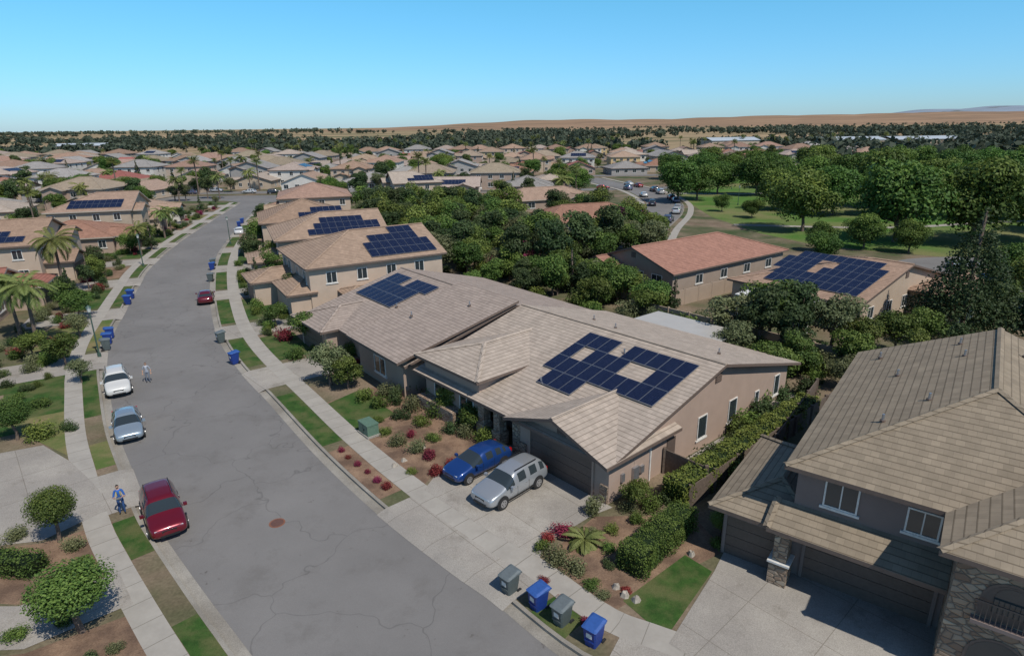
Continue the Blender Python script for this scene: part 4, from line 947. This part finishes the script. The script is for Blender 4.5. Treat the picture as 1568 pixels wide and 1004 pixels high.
car(-.25,30.95,-134,'suv',paint('paint_silver',(.40,.42,.44),.5),1.03); car(-2.2,33.4,-136,'hatch',paint('paint_blue',(.012,.05,.20),.3))
for c in (car(-19.0,28.9,-54,'suv',paint('paint_red',(.17,.008,.02),.4),1.0),car(-27.0,39.3,-56,'hatch',paint('paint_silver_blue',(.33,.40,.46),.5)),
          car(-32.3,46.9,-56,'suv',paint('paint_white',(.58,.57,.54),0),1.0),car(-37.6,73.8,114,'sedan',paint('paint_maroon',(.14,.01,.02),.3)),
          car(-54.6,125,108,'sedan',paint('paint_white2',(.6,.6,.6),0)),car(-76,204,20,'suv',paint('paint_black',(.02,.02,.025),.2)),car(-70,206,20,'suv',paint('paint_grey',(.2,.2,.22),.3))): onroad(c)
cols=[paint('paint_a',(.5,.5,.5)),paint('paint_b',(.03,.03,.04)),paint('paint_c',(.1,.12,.2)),paint('paint_d',(.3,.04,.04)),paint('paint_e',(.65,.65,.63))]
for i,t in enumerate(range(18,120,7)):
    if t<len(S2)-2:
        d=S2[t+1]-S2[t]; n=np.array([d[1],-d[0]])/np.linalg.norm(d); p=S2[t]-n*(-3.2 if i%3 else 3.2); car(p[0],p[1],math.degrees(math.atan2(d[1],d[0])),random.choice(list(PROF)),cols[i%5])
for i,(x,y) in enumerate([(64,86),(72,89),(80,88),(60,76),(60,68)]): car(x,y,0 if i<3 else 80,random.choice(list(PROF)),cols[(i+4)%5])
for i in range(26):
    y0_=r.choice([208,260,315,370]); car(r.uniform(-.5,.15)*y0_,y0_+r.choice([-3,3]),r.choice([0,180]),r.choice(list(PROF)),cols[i%5])
# ------------------------------------------------------------------ bins
def binmesh(c,lid):
    mb=MB()
    def ring(w,d,z,ch=.05): return [(-w+ch,-d,z),(w-ch,-d,z),(w,-d+ch,z),(w,d-ch,z),(w-ch,d,z),(-w+ch,d,z),(-w,d-ch,z),(-w,-d+ch,z)]
    R=[ring(.22,.26,.06),ring(.27,.32,.55),ring(.29,.36,.95),ring(.315,.39,.96),ring(.315,.39,1.0)]
    for a,b in zip(R[:-1],R[1:]):
        mb.add(a+b,[(i,(i+1)%8,8+(i+1)%8,8+i) for i in range(8)],0)
    l0=ring(.33,.41,1.0);l1=[(x*.97,y*.97,1.06+.05*(y/.4)) for x,y,z in l0];l2=[(x*.7,y*.7,1.10+.04*(y/.4)) for x,y,z in l0]
    mb.add(l0+l1,[(i,(i+1)%8,8+(i+1)%8,8+i) for i in range(8)],1); mb.add(l1+l2,[(i,(i+1)%8,8+(i+1)%8,8+i) for i in range(8)]+[tuple(range(8,16))],1)
    mb.cyl((-.3,.44,1.0),.025,.6,1,8,'x'); mb.box(-.28,-.24,.36,.46,.96,1.02,1); mb.box(.24,.28,.36,.46,.96,1.02,1)
    mb.cyl((-.31,.30,.13),.13,.06,2,14,'x'); mb.cyl((.25,.30,.13),.13,.06,2,14,'x'); mb.cyl((-.3,.30,.13),.02,.6,2,6,'x')
    mb.box(-.2,.2,-.34,-.30,.40,.46,0)
    mb.box(-.12,.12,-.345,-.325,.6,.8,3)
    return mb.mesh('wheeled_bin',[c,lid,M['dark'],M['frame']])
bb=plain('plastic_blue',(.012,.04,.21),.5); bg=plain('plastic_grey_green',(.08,.10,.10),.5); bl=plain('plastic_light_blue_lid',(.03,.09,.30),.5); gg=plain('plastic_grey_lid',(.12,.14,.145),.5)
BB=binmesh(bb,bl);BG=binmesh(bg,gg)
for i,(x,y,rt,k) in enumerate([(-.25,23.0,-45,0),(1.0,22.0,-52,1),(1.95,21.1,-45,0),(3.15,20.0,-40,1)]): inst('wheeled_bin',BG if k==0 else BB,(x,y,-.15),math.radians(rt),1.08)
rr=random.Random(2)
for (x,y),k in zip([S(-24.3,58.0),S(-27.6,64.3),S(-46.9,82.9),S(-49.0,88.5),S(-39.2,66.8),S(-37.9,62.9),S(-53.9,100.2),S(-43.6,101.1),S(-64.5,150.4),S(-69,144),S(-38.6,65.0),S(-45.6,80.2),S(-44.6,103.5)],[1,0,1,0,1,0,0,1,1,1,1,1,0]):
    L,sd=(RL,1) if x> -0.52*y-7.5 else (LL,-1)
    i=np.argmin(np.hypot(L[:,0]-x,L[:,1]-y)); p=off(L,-.45,sd)[i]; d=L[min(i+1,len(L)-1)]-L[i-1]
    inst('wheeled_bin',BG if k==0 else BB,(p[0],p[1],-.142),math.atan2(d[1],d[0])+(math.pi if sd>0 else 0)+rr.uniform(-.3,.3),1.08)
ub=MB(); ub.box(-.75,.75,-.5,.5,0,.12,1); ub.box(-.65,.65,-.42,.42,.12,.85,0); ub.box(-.68,.68,-.45,.45,.85,.92,0); ub.box(-.01,.01,-.43,-.42,.15,.83,2); ub.box(.1,.16,-.45,-.42,.4,.55,2); ub.obj('utility_cabinet',[plain('cabinet_green',(.10,.17,.12),.6),M['concrete'],M['dark']],loc=(-9.9,38.3,.01),rot=math.radians(-50))
def lamp(x,y):
    mb=MB(); mb.cyl((0,0,0),.16,.35,0,12); mb.cyl((0,0,.35),.075,3.9,0,10,r2=.05); mb.cyl((0,0,4.25),.10,.08,0,10); mb.cyl((0,0,4.33),.12,.42,1,8,r2=.19); mb.cyl((0,0,4.75),.24,.06,0,10,r2=.2); mb.cyl((0,0,4.81),.2,.16,0,10,r2=.03)
    mb.obj('street_lamp',[plain('lamp_post_green',(.05,.09,.07),.5),plain('lamp_glass',(.6,.6,.55),.3)],loc=(x,y,0))
lamp(-38.4,54.2)
p=off(LL,.7,-1)[idx(LL,95)]; lamp(p[0],p[1]); p=off(RL,.7,1)[idx(RL,112)]; lamp(p[0],p[1])
for x,y in ((58,160),(92,150),(70,200),(49,185)): lamp(x,y)
ac=MB(); ac.box(-.4,.4,-.4,.4,0,.8,0); ac.cyl((0,0,.8),.32,.03,1,16)
for i in range(8): ac.box(-.41,.41,-.41,.41,.08+i*.09,.10+i*.09,1)
p=gl(fA,.9,17.5); ac.obj('air_conditioner',[M['fasciaL'],M['dark']],loc=(p[0],p[1],.01),rot=-.8)
um=MB(); um.cyl((0,0,0),.03,2.3,1,8); um.cyl((0,0,2.1),1.4,.5,0,8,r2=.05); um.cyl((0,0,.7),.6,.05,1,14); p=(-5.5,108); um.obj('patio_umbrella',[plain('umbrella_red',(.4,.1,.1),.8),M['frame']],loc=(p[0],p[1],0))
# ------------------------------------------------------------------ people
def person(x,y,z,head,shirt,pants,hair,ctrl=False):
    e=empty('person',(x,y,z),math.radians(head))
    if ctrl: el,ha=(.10,.27,1.08),(.36,.12,1.16)
    else: el,ha=(-.05,.30,1.10),(.05,.30,.86)
    J=[(0,0,.95,.13,.11),(0,0,1.12,.15,.10),(0,0,1.32,.17,.115),(0,0,1.45,.10,.08),(0,0,1.52,.055,.055),(0,0,1.57,.05,.05)]
    Vv=[j[:3] for j in J]; Rr=[(j[3],j[4]) for j in J]; E=[(0,1),(1,2),(2,3),(3,4),(4,5)]
    for sd in (-1,1):
        o=len(Vv)
        Vv+=[(0,.17*sd,1.42),(el[0],el[1]*sd,el[2]),((el[0]+ha[0])/2,(el[1]+ha[1])/2*sd,(el[2]+ha[2])/2),(ha[0],ha[1]*sd,ha[2])]
        Rr+=[(.065,.065),(.047,.047),(.042,.042),(.03,.03)]; E+=[(3,o),(o,o+1),(o+1,o+2),(o+2,o+3)]
        o=len(Vv); st=.06*sd
        Vv+=[(0,.10*sd,.88),(.02+st*.4,.11*sd,.50),(-.01+st*.4,.12*sd,.12),(.0+st*.4,.12*sd,.05),(.15+st*.4,.14*sd,.035)]
        Rr+=[(.09,.09),(.06,.06),(.042,.042),(.045,.04),(.035,.03)]; E+=[(0,o),(o,o+1),(o+1,o+2),(o+2,o+3),(o+3,o+4)]
    me=bpy.data.meshes.new('body'); me.from_pydata(Vv,E,[]); o=bpy.data.objects.new('body',me); COL.objects.link(o)
    sk=o.modifiers.new('k','SKIN')
    for i,v in enumerate(me.skin_vertices[0].data): v.radius=Rr[i]; v.use_root=(i==0)
    sb=o.modifiers.new('s','SUBSURF'); sb.levels=2; sb.render_levels=2
    bpy.context.view_layer.update(); dg=bpy.context.evaluated_depsgraph_get(); m2=bpy.data.meshes.new_from_object(o.evaluated_get(dg)); o.modifiers.clear(); o.data=m2
    skin=plain('skin',(.42,.25,.17),.6)
    m2.materials.clear()
    for m in (shirt,pants,skin,M['dark']): m2.materials.append(m)
    for p in m2.polygons:
        c=p.center; mi=0
        if c.z<.94 and abs(c.y)<.24 and abs(c.x)<.25: mi=1
        if c.z<.09: mi=3
        if c.z>1.50: mi=2
        de=min((Vector(c)-Vector((ha[0],ha[1]*q,ha[2]))).length for q in (-1,1))
        if abs(c.y)>.1 and de<.28 and (ctrl and c.x>.12 or not ctrl and abs(c.y)>.235): mi=2
        p.material_index=mi; p.use_smooth=True
    o.parent=e
    import bmesh
    bm=bmesh.new(); bmesh.ops.create_uvsphere(bm,u_segments=16,v_segments=12,radius=.1)
    for v in bm.verts:
        v.co.z*=1.2; v.co.y*=.82
        if v.co.z<-.02: v.co.y*=.9; v.co.x*=.95
        if v.co.x>.08 and abs(v.co.y)<.02 and abs(v.co.z)<.035: v.co.x+=.02
        v.co+=Vector((.012,0,1.665))
    hm=bpy.data.meshes.new('head'); bm.to_mesh(hm); bm.free(); hm.materials.append(skin); hm.materials.append(hair)
    for p in hm.polygons:
        c=p.center; p.use_smooth=True
        if c.z>1.715 or (c.x<.0 and c.z>1.63): p.material_index=1
    ho=bpy.data.objects.new('head',hm); COL.objects.link(ho); ho.parent=e
    mb=MB()
    for sd in (-1,1):
        mb.box(.095,.108,sd*.034-.012,sd*.034+.012,1.67,1.682,0); mb.box(-.01,.03,sd*.083-.008,sd*.083+.008,1.64,1.70,1)
    mb.box(.092,.103,-.022,.022,1.60,1.607,0)
    mb.obj('eyes_mouth_ears',[M['dark'],skin],e)
    hb=MB()
    for sd in (-1,1):
        c=Vector((ha[0],ha[1]*sd,ha[2])); d=(c-Vector((el[0],el[1]*sd,el[2]))).normalized()
        s_=d.cross(Vector((0,0,1))); s_=s_.normalized() if s_.length>.2 else Vector((1,0,0)); n_=s_.cross(d)
        a=c+d*.0;b=c+d*.09
        def prism(a,b,w0,w1,t):
            hb.add([a-s_*w0-n_*t,a+s_*w0-n_*t,a+s_*w0+n_*t,a-s_*w0+n_*t,b-s_*w1-n_*t,b+s_*w1-n_*t,b+s_*w1+n_*t,b-s_*w1+n_*t],[(0,3,2,1),(4,5,6,7),(0,1,5,4),(1,2,6,5),(2,3,7,6),(3,0,4,7)],0)
        prism(a,b,.03,.042,.013)
        for k,l in enumerate((.065,.078,.072,.055)):
            q=b+s_*(-.031+.021*k); m_=q+d*l*.55-n_*.006; prism(q,m_,.009,.0085,.009); prism(m_,m_+d*l*.5-n_*.022,.0085,.007,.008)
        q=c+d*.03-s_*.034*sd; prism(q,q+d*.05-s_*.03*sd,.010,.009,.010)
    hb.obj('hands',[skin],e)
    if ctrl:
        c=MB(); c.box(.40,.52,-.11,.11,1.13,1.165,0); c.box(.50,.53,-.10,.10,1.165,1.27,1); c.obj('remote_controller',[M['dark'],M['alu']],e)
        l=MB(); l.box(.10,.125,-.10,-.07,1.15,1.42,0); l.box(.10,.125,.07,.10,1.15,1.42,0); l.obj('lanyard',[plain('lanyard_yellow',(.5,.4,.03),.7)],e)
    return e
person(-21.5,29.35,.0145,-60,plain('shirt_blue',(.02,.10,.36),.8),plain('trousers_blue',(.03,.08,.22),.8),plain('hair_black',(.015,.012,.01),.6),True)
person(-30.6,48.3,-.15,-70,plain('shirt_grey',(.34,.36,.40),.8),plain('trousers_grey',(.16,.18,.22),.8),plain('hair_brown',(.05,.03,.02),.6))
# ------------------------------------------------------------------ light, sky, camera
w=bpy.data.worlds.new("World"); scene.world=w; w.use_nodes=True; nt=w.node_tree
sky=nt.nodes.new("ShaderNodeTexSky"); sky.sky_type='NISHITA'; sky.sun_disc=False
EL=math.radians(54); AZ=math.radians(141)
sky.sun_elevation=EL; sky.sun_rotation=AZ; sky.altitude=100; sky.air_density=1.0; sky.dust_density=.3; sky.ozone_density=2.5
tc=N(nt,"ShaderNodeTexCoord"); sx=N(nt,"ShaderNodeSeparateXYZ"); nt.links.new(tc.outputs["Generated"],sx.inputs[0])
tint=ramp(nt,sx.outputs[2],[(0,(.42,.62,.92)),(.05,(.40,.70,1.0)),(.17,(.40,.86,1.0)),(.45,(.42,.52,.62)),(1,(.42,.46,.52))])
mm=N(nt,"ShaderNodeVectorMath",operation='MULTIPLY'); nt.links.new(sky.outputs[0],mm.inputs[0]); nt.links.new(tint,mm.inputs[1])
nt.links.new(mm.outputs[0],nt.nodes["Background"].inputs[0]); nt.nodes["Background"].inputs[1].default_value=.15
sd=bpy.data.lights.new('sun','SUN'); sd.energy=3.9; sd.angle=math.radians(.53); sd.color=(1,.95,.865)
so=bpy.data.objects.new('sun',sd); COL.objects.link(so); d=Vector((math.cos(EL)*math.sin(AZ),math.cos(EL)*math.cos(AZ),math.sin(EL))); so.rotation_euler=d.to_track_quat('Z','Y').to_euler(); so.location=(0,0,60)
cd=bpy.data.cameras.new('camera'); co=bpy.data.objects.new('camera',cd); COL.objects.link(co); scene.camera=co
cd.sensor_width=36; cd.lens=36*950/1568; cd.clip_end=30000; cd.clip_start=.5
pt=math.atan(310/950); ro=math.radians(.7)
R0=Vector((1,0,0));U0=Vector((0,math.sin(pt),math.cos(pt)));F0=Vector((0,math.cos(pt),-math.sin(pt)))
Rr=R0*math.cos(ro)-U0*math.sin(ro); Ur=R0*math.sin(ro)+U0*math.cos(ro)
mt=Matrix((Rr,Ur,-F0)).transposed().to_4x4(); mt.translation=(0,0,20); co.matrix_world=mt
scene.view_settings.view_transform='Standard'; scene.view_settings.look='None'; scene.view_settings.exposure=0
print('objects',len(bpy.data.objects))
